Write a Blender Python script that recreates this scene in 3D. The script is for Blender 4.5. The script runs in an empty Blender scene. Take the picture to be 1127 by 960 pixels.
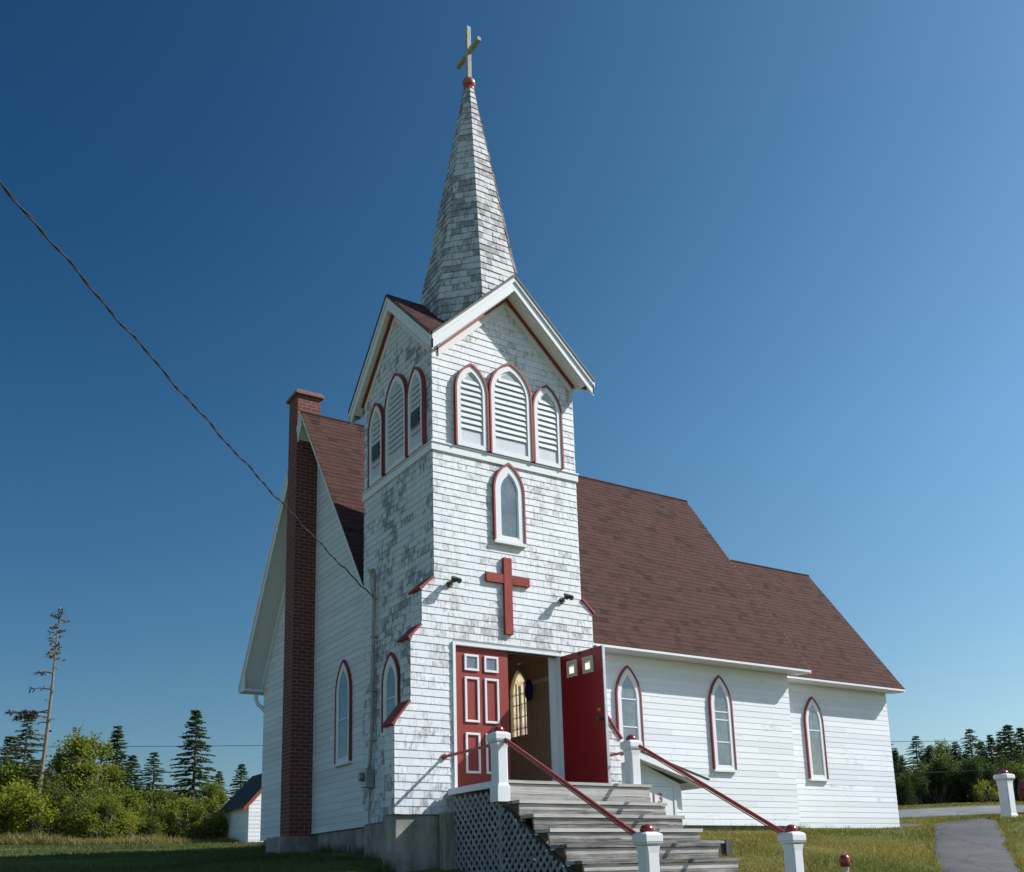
import bpy, bmesh, math, random
import numpy as np
from mathutils import Vector, Matrix
R = math.radians
rng = random.Random(7)
scene = bpy.context.scene
COL = scene.collection

# ---------------------------------------------------------------- camera
CAM = Vector((-6.853, -12.715, -1.312)); YAW, PITCH, ROLL = 0.573, 0.219, -0.028
FPX, PW, PH, PY = 1106.57, 1127.0, 960.0, 240.2
fw = Vector((math.sin(YAW)*math.cos(PITCH), math.cos(YAW)*math.cos(PITCH), math.sin(PITCH)))
rt = Vector((math.cos(YAW), -math.sin(YAW), 0)); up = rt.cross(fw)
r2 = rt*math.cos(ROLL)+up*math.sin(ROLL); u2 = -rt*math.sin(ROLL)+up*math.cos(ROLL)
cam = bpy.data.cameras.new('camera'); camo = bpy.data.objects.new('camera', cam); COL.objects.link(camo)
camo.matrix_world = Matrix(((r2.x, u2.x, -fw.x, CAM.x), (r2.y, u2.y, -fw.y, CAM.y), (r2.z, u2.z, -fw.z, CAM.z), (0, 0, 0, 1)))
cam.sensor_fit = 'HORIZONTAL'; cam.sensor_width = 36.0; cam.lens = 36.0*FPX/PW
cam.shift_y = PY/PW; cam.clip_end = 5000; cam.clip_start = 0.05
scene.camera = camo
def ray(px, py):
    a = (px-PW/2)/FPX; b = (PH/2+PY-py)/FPX
    return (fw+r2*a+u2*b)
# ---------------------------------------------------------------- sky, sun, exposure
SUN = Vector((2.03, -1.0, 1.83)).normalized()
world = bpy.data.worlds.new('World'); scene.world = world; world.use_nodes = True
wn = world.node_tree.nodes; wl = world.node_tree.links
for n in list(wn): wn.remove(n)
sky = wn.new('ShaderNodeTexSky'); sky.sky_type = 'NISHITA'; sky.sun_disc = False
sky.sun_elevation = math.asin(SUN.z); sky.sun_rotation = math.atan2(SUN.x, SUN.y)
sky.altitude = 50; sky.air_density = 1.0; sky.dust_density = 0.6; sky.ozone_density = 1.6
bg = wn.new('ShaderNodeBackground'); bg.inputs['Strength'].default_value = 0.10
out = wn.new('ShaderNodeOutputWorld')
hs = wn.new('ShaderNodeHueSaturation'); hs.inputs['Saturation'].default_value = 1.2; hs.inputs['Hue'].default_value = .487
wl.new(sky.outputs[0], hs.inputs['Color'])
# clear northern sky is deepest about a right angle from the sun, and a little dimmer low down
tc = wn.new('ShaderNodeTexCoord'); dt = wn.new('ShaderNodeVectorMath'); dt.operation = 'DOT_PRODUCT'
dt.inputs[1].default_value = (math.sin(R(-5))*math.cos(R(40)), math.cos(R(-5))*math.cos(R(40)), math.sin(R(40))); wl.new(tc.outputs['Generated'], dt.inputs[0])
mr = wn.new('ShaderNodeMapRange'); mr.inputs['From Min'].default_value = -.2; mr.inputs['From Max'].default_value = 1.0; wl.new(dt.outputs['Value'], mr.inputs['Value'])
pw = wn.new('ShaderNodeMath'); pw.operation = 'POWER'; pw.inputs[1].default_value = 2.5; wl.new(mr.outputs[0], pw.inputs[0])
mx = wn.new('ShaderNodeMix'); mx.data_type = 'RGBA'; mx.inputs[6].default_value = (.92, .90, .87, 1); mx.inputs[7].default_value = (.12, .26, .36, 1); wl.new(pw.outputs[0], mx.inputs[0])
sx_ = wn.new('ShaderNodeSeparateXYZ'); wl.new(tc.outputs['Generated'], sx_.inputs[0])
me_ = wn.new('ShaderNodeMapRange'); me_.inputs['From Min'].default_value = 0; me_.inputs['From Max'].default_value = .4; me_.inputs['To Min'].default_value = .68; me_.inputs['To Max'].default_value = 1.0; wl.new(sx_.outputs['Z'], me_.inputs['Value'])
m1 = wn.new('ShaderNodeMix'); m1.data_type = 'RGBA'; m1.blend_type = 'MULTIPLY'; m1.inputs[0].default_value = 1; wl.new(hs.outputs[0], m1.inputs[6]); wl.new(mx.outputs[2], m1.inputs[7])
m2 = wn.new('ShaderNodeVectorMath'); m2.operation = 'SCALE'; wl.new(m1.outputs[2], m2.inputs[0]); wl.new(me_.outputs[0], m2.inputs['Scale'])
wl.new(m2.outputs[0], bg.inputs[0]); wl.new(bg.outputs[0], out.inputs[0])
sl = bpy.data.lights.new('sun', 'SUN'); sl.energy = 3.5; sl.angle = R(0.53); sl.color = (1.0, 0.98, 0.95)
so = bpy.data.objects.new('sun', sl); COL.objects.link(so)
so.rotation_euler = SUN.to_track_quat('Z', 'Y').to_euler(); so.location = (20, -10, 25)
vs = scene.view_settings; vs.view_transform = 'Standard'; vs.look = 'None'; vs.gamma = 1; vs.use_curve_mapping = False
vs.exposure = 0.90
scene.render.engine = 'CYCLES'

# ---------------------------------------------------------------- mesh helpers
class MB:
    def __init__(s): s.v = []; s.f = []; s.r = []
    def face(s, pts, r=0.5):
        i = len(s.v); s.v += [tuple(p) for p in pts]; s.f.append(tuple(range(i, i+len(pts)))); s.r.append(r)
    def hexa(s, p, r=0.5):           # p: 8 points, bottom 4 then top 4
        i = len(s.v); s.v += [tuple(q) for q in p]
        for f in ((3, 2, 1, 0), (4, 5, 6, 7), (0, 1, 5, 4), (1, 2, 6, 5), (2, 3, 7, 6), (3, 0, 4, 7)):
            s.f.append(tuple(i+k for k in f)); s.r.append(r)
    def box(s, x0, x1, y0, y1, z0, z1, r=0.5):
        s.hexa([(x0, y0, z0), (x1, y0, z0), (x1, y1, z0), (x0, y1, z0), (x0, y0, z1), (x1, y0, z1), (x1, y1, z1), (x0, y1, z1)], r)
    def fbox(s, F, u0, u1, z0, z1, d0, d1, r=0.5):
        s.hexa([F(u0, z0, d0), F(u1, z0, d0), F(u1, z0, d1), F(u0, z0, d1), F(u0, z1, d0), F(u1, z1, d0), F(u1, z1, d1), F(u0, z1, d1)], r)
    def prism(s, F, poly, d0, d1, r=0.5):
        n = len(poly); i = len(s.v)
        s.v += [tuple(F(u, z, d0)) for u, z in poly]+[tuple(F(u, z, d1)) for u, z in poly]
        s.f.append(tuple(range(i, i+n))); s.f.append(tuple(range(i+2*n-1, i+n-1, -1))); s.r += [r, r]
        for k in range(n):
            m = (k+1) % n; s.f.append((i+k, i+m, i+n+m, i+n+k)); s.r.append(r)
    def ring(s, F, A, B, d0, d1, closed=True, r=0.5):   # band between outlines A (outer) and B (inner)
        n = len(A); K = range(n if closed else n-1)
        for k in K:
            m = (k+1) % n
            s.hexa([F(*A[k], d0), F(*A[m], d0), F(*B[m], d0), F(*B[k], d0), F(*A[k], d1), F(*A[m], d1), F(*B[m], d1), F(*B[k], d1)], r)
    def tube(s, pts, rad, n=8, cap=True):
        pts = [Vector(p) for p in pts]; rad = rad if isinstance(rad, (list, tuple)) else [rad]*len(pts)
        base = len(s.v); a = None
        for k, p in enumerate(pts):
            t = (pts[min(k+1, len(pts)-1)]-pts[max(k-1, 0)]).normalized()
            if a is None:
                a = t.orthogonal().normalized()
            else:
                a = (a-t*a.dot(t)).normalized()
            b = t.cross(a)
            for j in range(n):
                q = 2*math.pi*j/n; s.v.append(tuple(p+(a*math.cos(q)+b*math.sin(q))*rad[k]))
        for k in range(len(pts)-1):
            for j in range(n):
                m = (j+1) % n
                s.f.append((base+k*n+j, base+k*n+m, base+(k+1)*n+m, base+(k+1)*n+j)); s.r.append(.5)
        if cap:
            s.f.append(tuple(base+j for j in range(n-1, -1, -1))); s.r.append(.5)
            e = base+(len(pts)-1)*n; s.f.append(tuple(e+j for j in range(n))); s.r.append(.5)
    def lathe(s, c, prof, n=16):     # prof: (radius, z)
        base = len(s.v); c = Vector(c)
        for rr, z in prof:
            for j in range(n):
                q = 2*math.pi*j/n; s.v.append((c.x+rr*math.cos(q), c.y+rr*math.sin(q), c.z+z))
        for k in range(len(prof)-1):
            for j in range(n):
                m = (j+1) % n; s.f.append((base+k*n+j, base+k*n+m, base+(k+1)*n+m, base+(k+1)*n+j)); s.r.append(.5)
        s.f.append(tuple(base+j for j in range(n-1, -1, -1))); s.r.append(.5)
        e = base+(len(prof)-1)*n; s.f.append(tuple(e+j for j in range(n))); s.r.append(.5)
    def build(s, name, mat, parent=None, smooth=False, bevel=0, label=None):
        me = bpy.data.meshes.new(name); me.from_pydata(s.v, [], s.f)
        if len(s.f) < 60000 and len(s.v) < 60000 and not getattr(s, 'loose', False):
            bm = bmesh.new(); bm.from_mesh(me); lay = bm.faces.layers.float.new('rnd')
            bm.faces.ensure_lookup_table()
            for f, r in zip(bm.faces, s.r): f[lay] = r
            bmesh.ops.recalc_face_normals(bm, faces=bm.faces[:]); bm.to_mesh(me); bm.free()
        else:
            at = me.attributes.new('rnd', 'FLOAT', 'FACE'); at.data.foreach_set('value', np.array(s.r, dtype=np.float32))
        if smooth: me.polygons.foreach_set('use_smooth', [True]*len(me.polygons))
        me.update()
        o = bpy.data.objects.new(name, me); COL.objects.link(o)
        if mat: me.materials.append(mat)
        if parent: o.parent = parent; o.matrix_parent_inverse = parent.matrix_basis.inverted()
        if bevel:
            b = o.modifiers.new('bevel', 'BEVEL'); b.width = bevel; b.segments = 2; b.limit_method = 'ANGLE'; b.angle_limit = R(40)
        if label: o['label'] = label
        return o
def build_each(mb, name, mat, parent, bevel=0):
    par = list(range(len(mb.v)))
    def find(a):
        while par[a] != a: par[a] = par[par[a]]; a = par[a]
        return a
    for f in mb.f:
        for k in f[1:]: par[find(k)] = find(f[0])
    g = {}
    for f, r in zip(mb.f, mb.r): g.setdefault(find(f[0]), []).append((f, r))
    res = []
    for fs in g.values():
        m = MB(); mp = {}
        for f, r in fs:
            q = []
            for k in f:
                if k not in mp: mp[k] = len(m.v); m.v.append(mb.v[k])
                q.append(mp[k])
            m.f.append(tuple(q)); m.r.append(r)
        res.append(m.build(name, mat, parent, bevel=bevel))
    return res
def frame(o, U, N):
    o, U, N = Vector(o), Vector(U), Vector(N)
    return lambda u, z, d=0: o+U*u+N*d+Vector((0, 0, z))
FRONT = frame((0, 0, 0), (1, 0, 0), (0, -1, 0))
LEFT = frame((0, 0, 0), (0, 1, 0), (-1, 0, 0))
def thing(name, label, cat, loc=(0, 0, 0), group=None, rz=0):
    o = bpy.data.objects.new(name, None); COL.objects.link(o); o.location = loc; o.rotation_euler.z = rz
    o.empty_display_size = .3; o['label'] = label; o['category'] = cat
    if group: o['group'] = group
    o.matrix_basis  # local
    return o
def tag(o, label, cat, group=None):
    o['label'] = label; o['category'] = cat
    if group: o['group'] = group
    return o
def structure(o): o['kind'] = 'structure'; return o

# ---------------------------------------------------------------- materials
def newmat(name):
    m = bpy.data.materials.new(name); m.use_nodes = True
    nt = m.node_tree; b = nt.nodes['Principled BSDF']
    return m, nt, b
def nd(nt, t, **k):
    n = nt.nodes.new('ShaderNode'+t)
    for a, v in k.items():
        if a in n.inputs: n.inputs[a].default_value = v
        else: setattr(n, a, v)
    return n
def ramp(nt, src, stops):
    n = nt.nodes.new('ShaderNodeValToRGB'); e = n.color_ramp.elements
    while len(e) < len(stops): e.new(0.5)
    for x, (p, c) in zip(e, stops): x.position = p; x.color = (c if len(c) == 4 else (*c, 1))
    nt.links.new(src, n.inputs[0]); return n
def coords(nt, scale=(1, 1, 1), rot=(0, 0, 0), kind='Object'):
    t = nt.nodes.new('ShaderNodeTexCoord'); m = nt.nodes.new('ShaderNodeMapping')
    m.inputs['Scale'].default_value = scale; m.inputs['Rotation'].default_value = rot
    nt.links.new(t.outputs[kind], m.inputs[0]); return m.outputs[0]
def noise(nt, vec, scale, detail=4, rough=.55):
    n = nd(nt, 'TexNoise', Scale=scale, Detail=detail, Roughness=rough); nt.links.new(vec, n.inputs['Vector']); return n.outputs['Fac']
def math_(nt, op, a, b=None, c=None):
    n = nd(nt, 'Math', operation=op)
    for i, x in enumerate((a, b, c)):
        if x is None: continue
        if isinstance(x, (int, float)): n.inputs[i].default_value = x
        else: nt.links.new(x, n.inputs[i])
    return n.outputs[0]
def mix(nt, fac, a, b, blend='MIX'):
    n = nd(nt, 'Mix', data_type='RGBA', blend_type=blend)
    for i, x in ((0, fac), (6, a), (7, b)):
        if isinstance(x, (int, float)): n.inputs[i].default_value = x
        elif isinstance(x, tuple): n.inputs[i].default_value = (*x, 1)
        else: nt.links.new(x, n.inputs[i])
    return n.outputs[2]
def attr(nt): 
    n = nt.nodes.new('ShaderNodeAttribute'); n.attribute_name = 'rnd'; return n.outputs['Fac']
def bump(nt, b, h, strength=.3, dist=.01):
    n = nd(nt, 'Bump', Strength=strength, Distance=dist); nt.links.new(h, n.inputs['Height']); nt.links.new(n.outputs[0], b.inputs['Normal'])

def mat_peel(name, paint, wood, lo, hi, rough=.6, rweight=.5, streak=(7, 7, 2.2), big=1.1):
    """old paint on wooden boards: patches worn to the grey wood, each board a little different"""
    m, nt, b = newmat(name); L = nt.links
    v = coords(nt, streak); a = attr(nt)
    n1 = noise(nt, v, 3.2, 6, .62); n2 = noise(nt, coords(nt), big, 3, .5)
    n3 = noise(nt, coords(nt, (45, 45, 5)), 1, 3, .6)
    s = math_(nt, 'ADD', math_(nt, 'MULTIPLY', n1, .55), math_(nt, 'MULTIPLY', n2, .45))
    s = math_(nt, 'ADD', s, math_(nt, 'MULTIPLY', math_(nt, 'SUBTRACT', a, .5), rweight*.35))
    s = math_(nt, 'ADD', s, math_(nt, 'MULTIPLY', math_(nt, 'SUBTRACT', n3, .5), .18))
    mask = ramp(nt, s, [(lo, (0, 0, 0)), (hi, (1, 1, 1))]).outputs[0]
    tone = mix(nt, 1.0, paint, ramp(nt, a, [(0, (.86, .86, .86)), (1, (1, 1, 1))]).outputs[0], 'MULTIPLY')
    wd = mix(nt, n3, wood, tuple(x*.62 for x in wood))
    L.new(mix(nt, mask, tone, wd), b.inputs['Base Color']); b.inputs['Roughness'].default_value = rough
    b.inputs['Specular IOR Level'].default_value = .3
    bump(nt, b, math_(nt, 'ADD', n3, math_(nt, 'MULTIPLY', mask, -.6)), .25, .004)
    return m
def mat_plain(name, col, rough=.5, var=.12, scale=6, spec=.4, stretch=(1, 1, 1), bmp=.1, metal=0):
    m, nt, b = newmat(name); n = noise(nt, coords(nt, stretch), scale, 5, .6)
    c = ramp(nt, n, [(.25, tuple(x*(1-var) for x in col)), (.75, tuple(min(1, x*(1+var)) for x in col))])
    nt.links.new(c.outputs[0], b.inputs['Base Color']); b.inputs['Roughness'].default_value = rough
    b.inputs['Specular IOR Level'].default_value = spec; b.inputs['Metallic'].default_value = metal
    if bmp: bump(nt, b, n, bmp, .006)
    return m
def mat_rnd(name, cols, rough=.9, nscale=40, nvar=.25, bmp=.3, spec=.2):
    m, nt, b = newmat(name); a = attr(nt)
    k = len(cols); c = ramp(nt, a, [(i/(k-1), x) for i, x in enumerate(cols)])
    n = noise(nt, coords(nt), nscale, 3, .7); n2 = noise(nt, coords(nt), .9, 3, .6)
    col = mix(nt, 1.0, c.outputs[0], ramp(nt, n, [(.3, (1-nvar,)*3), (.7, (1+nvar*.3,)*3)]).outputs[0], 'MULTIPLY')
    col = mix(nt, 1.0, col, ramp(nt, n2, [(.3, (.93,)*3), (.7, (1.04,)*3)]).outputs[0], 'MULTIPLY')
    nt.links.new(col, b.inputs['Base Color']); b.inputs['Roughness'].default_value = rough; b.inputs['Specular IOR Level'].default_value = spec
    if bmp: bump(nt, b, n, bmp, .004)
    return m
def mat_leaf(name, cols, trans=.35):
    m, nt, b = newmat(name); a = attr(nt)
    c = ramp(nt, a, [(i/(len(cols)-1), x) for i, x in enumerate(cols)])
    nt.links.new(c.outputs[0], b.inputs['Base Color']); b.inputs['Roughness'].default_value = .55; b.inputs['Specular IOR Level'].default_value = .25
    t = nd(nt, 'BsdfTranslucent'); nt.links.new(mix(nt, 1.0, c.outputs[0], (1.3, 1.35, .7), 'MULTIPLY'), t.inputs[0])
    ms = nd(nt, 'MixShader'); ms.inputs[0].default_value = trans
    nt.links.new(b.outputs[0], ms.inputs[1]); nt.links.new(t.outputs[0], ms.inputs[2])
    nt.links.new(ms.outputs[0], nt.nodes['Material Output'].inputs[0])
    return m
WHITE = (.735, .755, .785)
M = {}
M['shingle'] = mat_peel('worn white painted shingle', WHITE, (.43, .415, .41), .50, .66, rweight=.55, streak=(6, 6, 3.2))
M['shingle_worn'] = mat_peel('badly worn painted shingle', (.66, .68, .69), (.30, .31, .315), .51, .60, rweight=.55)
M['spire_shingle'] = mat_peel('weathered spire shingle', (.57, .57, .57), (.27, .268, .265), .42, .60, rweight=.75)
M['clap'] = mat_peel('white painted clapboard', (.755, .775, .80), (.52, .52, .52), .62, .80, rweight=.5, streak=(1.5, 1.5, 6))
M['clap_shade'] = mat_peel('white painted clapboard of the gable', (.68, .69, .70), (.42, .42, .41), .64, .74, rweight=.3, streak=(1.2, 1.2, 9))  # darker copy of the clapboard, the gable's shade put into its white
M['trim'] = mat_peel('white painted trim', (.755, .77, .79), (.45, .43, .40), .64, .76, rweight=.1, streak=(4, 4, 4))
M['red'] = mat_peel('barn red painted trim', (.27, .05, .042), (.22, .12, .10), .68, .80, rweight=.1)
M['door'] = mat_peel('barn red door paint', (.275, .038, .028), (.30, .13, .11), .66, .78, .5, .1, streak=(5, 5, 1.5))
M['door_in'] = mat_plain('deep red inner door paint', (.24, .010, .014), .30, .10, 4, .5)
M['cross'] = mat_plain('red painted cross', (.27, .048, .038), .75, .28, 14, .25, (1, 1, .3), .25)
M['roof'] = mat_rnd('red brown asphalt shingle', [(.040, .021, .018), (.076, .034, .027), (.092, .041, .033), (.064, .038, .033)], .95, 38, .6)
M['roof_dark'] = mat_rnd('dark shed shingle', [(.04, .045, .05), (.07, .075, .08)], .9, 60, .3)
M['roof_edge'] = mat_plain('dark roof drip edge', (.05, .045, .045), .6)
M['glass'] = None
M['weathered'] = mat_plain('weathered grey lumber', (.30, .295, .285), .85, .45, 2.2, .2, (1.2, 14, 14), .4)
M['weathered_dark'] = mat_plain('dark weathered timber', (.10, .092, .085), .9, .35, 3, .2, (9, 9, 1.2), .4)
M['lattice'] = mat_plain('grey weathered lattice', (.24, .255, .27), .85, .35, 8, .2)
M['concrete'] = mat_plain('old stained concrete', (.25, .232, .208), .9, .6, 3.4, .2, (1, 1, .6), .5)
M['post'] = mat_peel('white painted newel', (.70, .72, .75), (.42, .41, .40), .66, .74, .55, .1, streak=(9, 9, 2.5))
M['ball'] = mat_plain('glossy red ball', (.22, .012, .014), .22, .1, 6, .6)
M['rail'] = mat_plain('red painted pipe', (.31, .050, .040), .5, .25, 12, .35)
M['ballspire'] = mat_plain('faded red ball', (.32, .085, .06), .35, .3, 9, .5)
M['metal'] = mat_plain('galvanised metal', (.36, .37, .38), .45, .2, 10, .5, metal=.6)
M['black'] = mat_plain('black metal', (.06, .052, .045), .5, .3, 14, .4)
M['rust'] = mat_plain('rusty grey conduit', (.36, .31, .27), .7, .35, 6, .3, (3, 3, 1))
M['cable'] = mat_plain('black cable', (.028, .029, .032), .5, .2, 10, .4)
M['faded'] = mat_plain('faded brown numerals', (.33, .15, .12), .7, .3, 20)
M['brass'] = mat_plain('brass', (.55, .36, .12), .3, .1, 6, .5, metal=.8)
M['cream'] = mat_plain('cream painted frame', (.50, .44, .33), .5, .1, 9)
M['wood_in'] = None
M['coat'] = mat_plain('navy cloth', (.02, .03, .11), .9, .3, 20)
M['cross_grey'] = mat_plain('weathered grey cross wood', (.34, .335, .32), .85, .3, 12)
M['louvre'] = mat_plain('white louvre slat', (.52, .545, .585), .55, .1, 8)
M['void'] = mat_plain('louvre back', (.40, .43, .47), .9)
M['floor'] = mat_plain('worn pale floor', (.42, .36, .28), .6)

def mat_glass():
    m, nt, b = newmat('old leaded glass behind a storm pane')
    v = nd(nt, 'TexVoronoi', Scale=9.0); v.feature = 'F1'; nt.links.new(coords(nt), v.inputs['Vector'])
    n = noise(nt, coords(nt), 2.2, 4)
    c = ramp(nt, n, [(.3, (.085, .10, .105)), (.6, (.15, .175, .185)), (.75, (.21, .23, .22))])
    c2 = mix(nt, .16, c.outputs[0], v.outputs['Color'], 'SOFT_LIGHT')
    ve = nd(nt, 'TexVoronoi', Scale=12.0); ve.feature = 'DISTANCE_TO_EDGE'; nt.links.new(coords(nt, (1, 1, .7)), ve.inputs['Vector'])
    c2 = mix(nt, 1.0, c2, ramp(nt, ve.outputs['Distance'], [(.012, (.72,)*3), (.05, (1,)*3)]).outputs[0], 'MULTIPLY')
    nt.links.new(c2, b.inputs['Base Color']); b.inputs['Roughness'].default_value = .06; b.inputs['Specular IOR Level'].default_value = 1.0; b.inputs['IOR'].default_value = 1.65
    n2 = noise(nt, coords(nt), 4, 2); bump(nt, b, n2, .22, .03)
    return m
M['glass'] = mat_glass()
def mat_stained():
    m, nt, b = newmat('yellow and clear stained glass')
    v = nd(nt, 'TexVoronoi', Scale=7.0); nt.links.new(coords(nt), v.inputs['Vector'])
    c = ramp(nt, v.outputs['Distance'], [(.0, (.72, .72, .66)), (.5, (.72, .66, .46)), (.8, (.55, .40, .40))])
    t = nd(nt, 'BsdfTranslucent'); nt.links.new(c.outputs[0], t.inputs[0])
    g = nd(nt, 'BsdfTransparent'); g.inputs[0].default_value = (.9, .85, .72, 1)
    ms = nd(nt, 'MixShader'); ms.inputs[0].default_value = .35
    nt.links.new(t.outputs[0], ms.inputs[1]); nt.links.new(g.outputs[0], ms.inputs[2]); nt.links.new(ms.outputs[0], nt.nodes['Material Output'].inputs[0])
    return m
M['stained'] = mat_stained()
def mat_storm():
    m, nt, b = newmat('storm pane'); b.inputs['Base Color'].default_value = (.8, .8, .8, 1); b.inputs['Roughness'].default_value = .05
    g = nd(nt, 'BsdfTransparent'); ms = nd(nt, 'MixShader'); ms.inputs[0].default_value = .88
    nt.links.new(b.outputs[0], ms.inputs[1]); nt.links.new(g.outputs[0], ms.inputs[2]); nt.links.new(ms.outputs[0], nt.nodes['Material Output'].inputs[0]); return m
M['storm'] = mat_storm()
def mat_clear():
    m, nt, b = newmat('clear door pane')
    b.inputs['Base Color'].default_value = (.55, .6, .62, 1); b.inputs['Roughness'].default_value = .08; b.inputs['Transmission Weight'].default_value = .75
    return m
M['clear'] = mat_clear()
def mat_planks():
    m, nt, b = newmat('varnished wall boards')
    n = noise(nt, coords(nt, (30, 30, 1.5)), 1.5, 5, .6)
    w = nd(nt, 'TexWave', Scale=3.5, Distortion=.0); w.bands_direction = 'Y'; nt.links.new(coords(nt), w.inputs['Vector'])
    c = ramp(nt, n, [(.3, (.54, .37, .27)), (.7, (.71, .52, .39))])
    g = ramp(nt, w.outputs['Fac'], [(0, (.45,)*3), (.06, (1,)*3)])
    nt.links.new(mix(nt, 1.0, c.outputs[0], g.outputs[0], 'MULTIPLY'), b.inputs['Base Color']); b.inputs['Roughness'].default_value = .45
    return m
M['wood_in'] = mat_planks()
def mat_brick():
    m, nt, b = newmat('dark red brick'); 
    t = nt.nodes.new('ShaderNodeTexCoord'); uv = t.outputs['UV']
    br = nd(nt, 'TexBrick', Scale=1.0); br.inputs['Color1'].default_value = (.165, .042, .034, 1); br.inputs['Color2'].default_value = (.11, .030, .026, 1)
    br.inputs['Mortar'].default_value = (.25, .165, .14, 1); br.inputs['Mortar Size'].default_value = .008; br.inputs['Mortar Smooth'].default_value = .2
    br.inputs['Brick Width'].default_value = .21; br.inputs['Row Height'].default_value = .075; br.inputs['Bias'].default_value = -.1
    nt.links.new(uv, br.inputs['Vector']); n = noise(nt, coords(nt), 30, 4)
    nt.links.new(mix(nt, 1.0, br.outputs['Color'], ramp(nt, n, [(.3, (.75,)*3), (.7, (1.15,)*3)]).outputs[0], 'MULTIPLY'), b.inputs['Base Color'])
    b.inputs['Roughness'].default_value = .9; bump(nt, b, math_(nt, 'SUBTRACT', 1.0, br.outputs['Fac']), .6, .008)
    return m
M['brick'] = mat_brick(); M['cap_clay'] = mat_plain('brown mortar cap', (.21, .12, .09), .9, .3, 9)

# ---------------------------------------------------------------- terrain
CP = [(0, 2.6, -.93), (.47, 8.9, -.57), (-.7, 0, -1.19), (14.9, 3.4, -.45), (10.3, 2.5, -.48), (6.8, 2.5, -.53), (4.2, 2.4, -.62), (5, -1.5, -1.15),
      (7.6, -2.5, -1.33), (12.9, 1.14, -.46), (14.5, 2.2, -.40), (10.2, -.7, -.92), (1.4, -4.9, -2.1), (-6.85, -12.7, -2.95), (2, -15, -3.1), (12, -8, -2.0), (14.3, .2, -.34), (18, 4.0, -.08),
      (21.7, 6.2, .18), (26.3, 9.3, .82), (29.7, 11.9, 1.06), (36, 16, 1.55), (46, 20, 2.2), (35, 3, .6), (30, -15, -1.4),
      (6, 27.5, .2), (2.5, 35.5, .8), (-1.6, 38, .95), (7, 32.7, .6), (-5, 8, -.82), (-12, 5, -1.4), (-8, 15, -.45), (-14, 34, .8), (0, 20, -.02), (15, 12, .1),
      (0, 60, 2.2), (30, 60, 2.6), (-40, 50, 1.5), (70, 40, 2.6), (90, 0, 1.0), (70, -50, -2.5), (0, -60, -4.5), (-60, -30, -4), (-70, 20, -.5), (60, 100, 3.5), (-60, 100, 3), (120, 120, 4), (-120, 120, 3),
      (120, -120, -4), (-120, -120, -5)]
cp = np.array(CP)
def kern(d): return d
_D = np.hypot(cp[:, None, 0]-cp[None, :, 0], cp[:, None, 1]-cp[None, :, 1])
def tps(d): return np.where(d > 1e-9, np.sqrt(d*d+6.0), math.sqrt(6.0))
_n = len(cp); _A = np.zeros((_n+3, _n+3)); _A[:_n, :_n] = tps(_D)+np.eye(_n)*.02*0
_A[:_n, _n:] = np.c_[np.ones(_n), cp[:, :2]]; _A[_n:, :_n] = _A[:_n, _n:].T
_w = np.linalg.solve(_A, np.r_[cp[:, 2], 0, 0, 0])
def heights(X, Y):
    X = np.asarray(X, float); Y = np.asarray(Y, float)
    Xc = np.clip(X, -125, 125); Yc = np.clip(Y, -125, 125)
    d = np.hypot(Xc[..., None]-cp[:, 0], Yc[..., None]-cp[:, 1])
    return tps(d)@_w[:_n]+_w[_n]+_w[_n+1]*Xc+_w[_n+2]*Yc
def gz(x, y): return float(heights(np.array([x]), np.array([y]))[0])
def ground_at(px, d):
    r = ray(px, 900); h = Vector((r.x, r.y, 0)); p = CAM+h*(d/h.length); return Vector((p.x, p.y, gz(p.x, p.y)))

ax = np.unique(np.r_[np.arange(-30, 50, .5), np.arange(-120, -29, 3.), np.arange(50, 121, 3.), [-900, -400, -200, 200, 400, 900]])
ay = np.unique(np.r_[np.arange(-20, 50, .5), np.arange(-120, -19, 3.), np.arange(50, 121, 3.), [-900, -400, -200, 200, 400, 900]])
GX, GY = np.meshgrid(ax, ay, indexing='ij'); GZ = heights(GX, GY)
GZ += np.where((np.abs(GX) < 60) & (np.abs(GY) < 60), .012*np.sin(GX*2.1+GY*1.3)+.012*np.sin(GX*.9-GY*2.7), 0)
me = bpy.data.meshes.new('ground')
nx, ny = GX.shape; idx = np.arange(nx*ny).reshape(nx, ny)
me.from_pydata(np.c_[GX.ravel(), GY.ravel(), GZ.ravel()].tolist(), [], np.c_[idx[:-1, :-1].ravel(), idx[1:, :-1].ravel(), idx[1:, 1:].ravel(), idx[:-1, 1:].ravel()].tolist())
me.polygons.foreach_set('use_smooth', [True]*len(me.polygons))
def mat_ground():
    m, nt, b = newmat('lawn soil and grass')
    n = noise(nt, coords(nt), .45, 5, .6); n2 = noise(nt, coords(nt), 9, 5, .7)
    c = ramp(nt, n, [(.3, (.07, .09, .02)), (.5, (.125, .12, .032)), (.7, (.19, .155, .055))])
    c2 = mix(nt, 1.0, c.outputs[0], ramp(nt, n2, [(.25, (.55,)*3), (.75, (1.2,)*3)]).outputs[0], 'MULTIPLY')
    nt.links.new(c2, b.inputs['Base Color']); b.inputs['Roughness'].default_value = 1; b.inputs['Specular IOR Level'].default_value = .1
    bump(nt, b, n2, .8, .05); return m
me.materials.append(mat_ground())
ground = bpy.data.objects.new('ground', me); COL.objects.link(ground); structure(ground)
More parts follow.
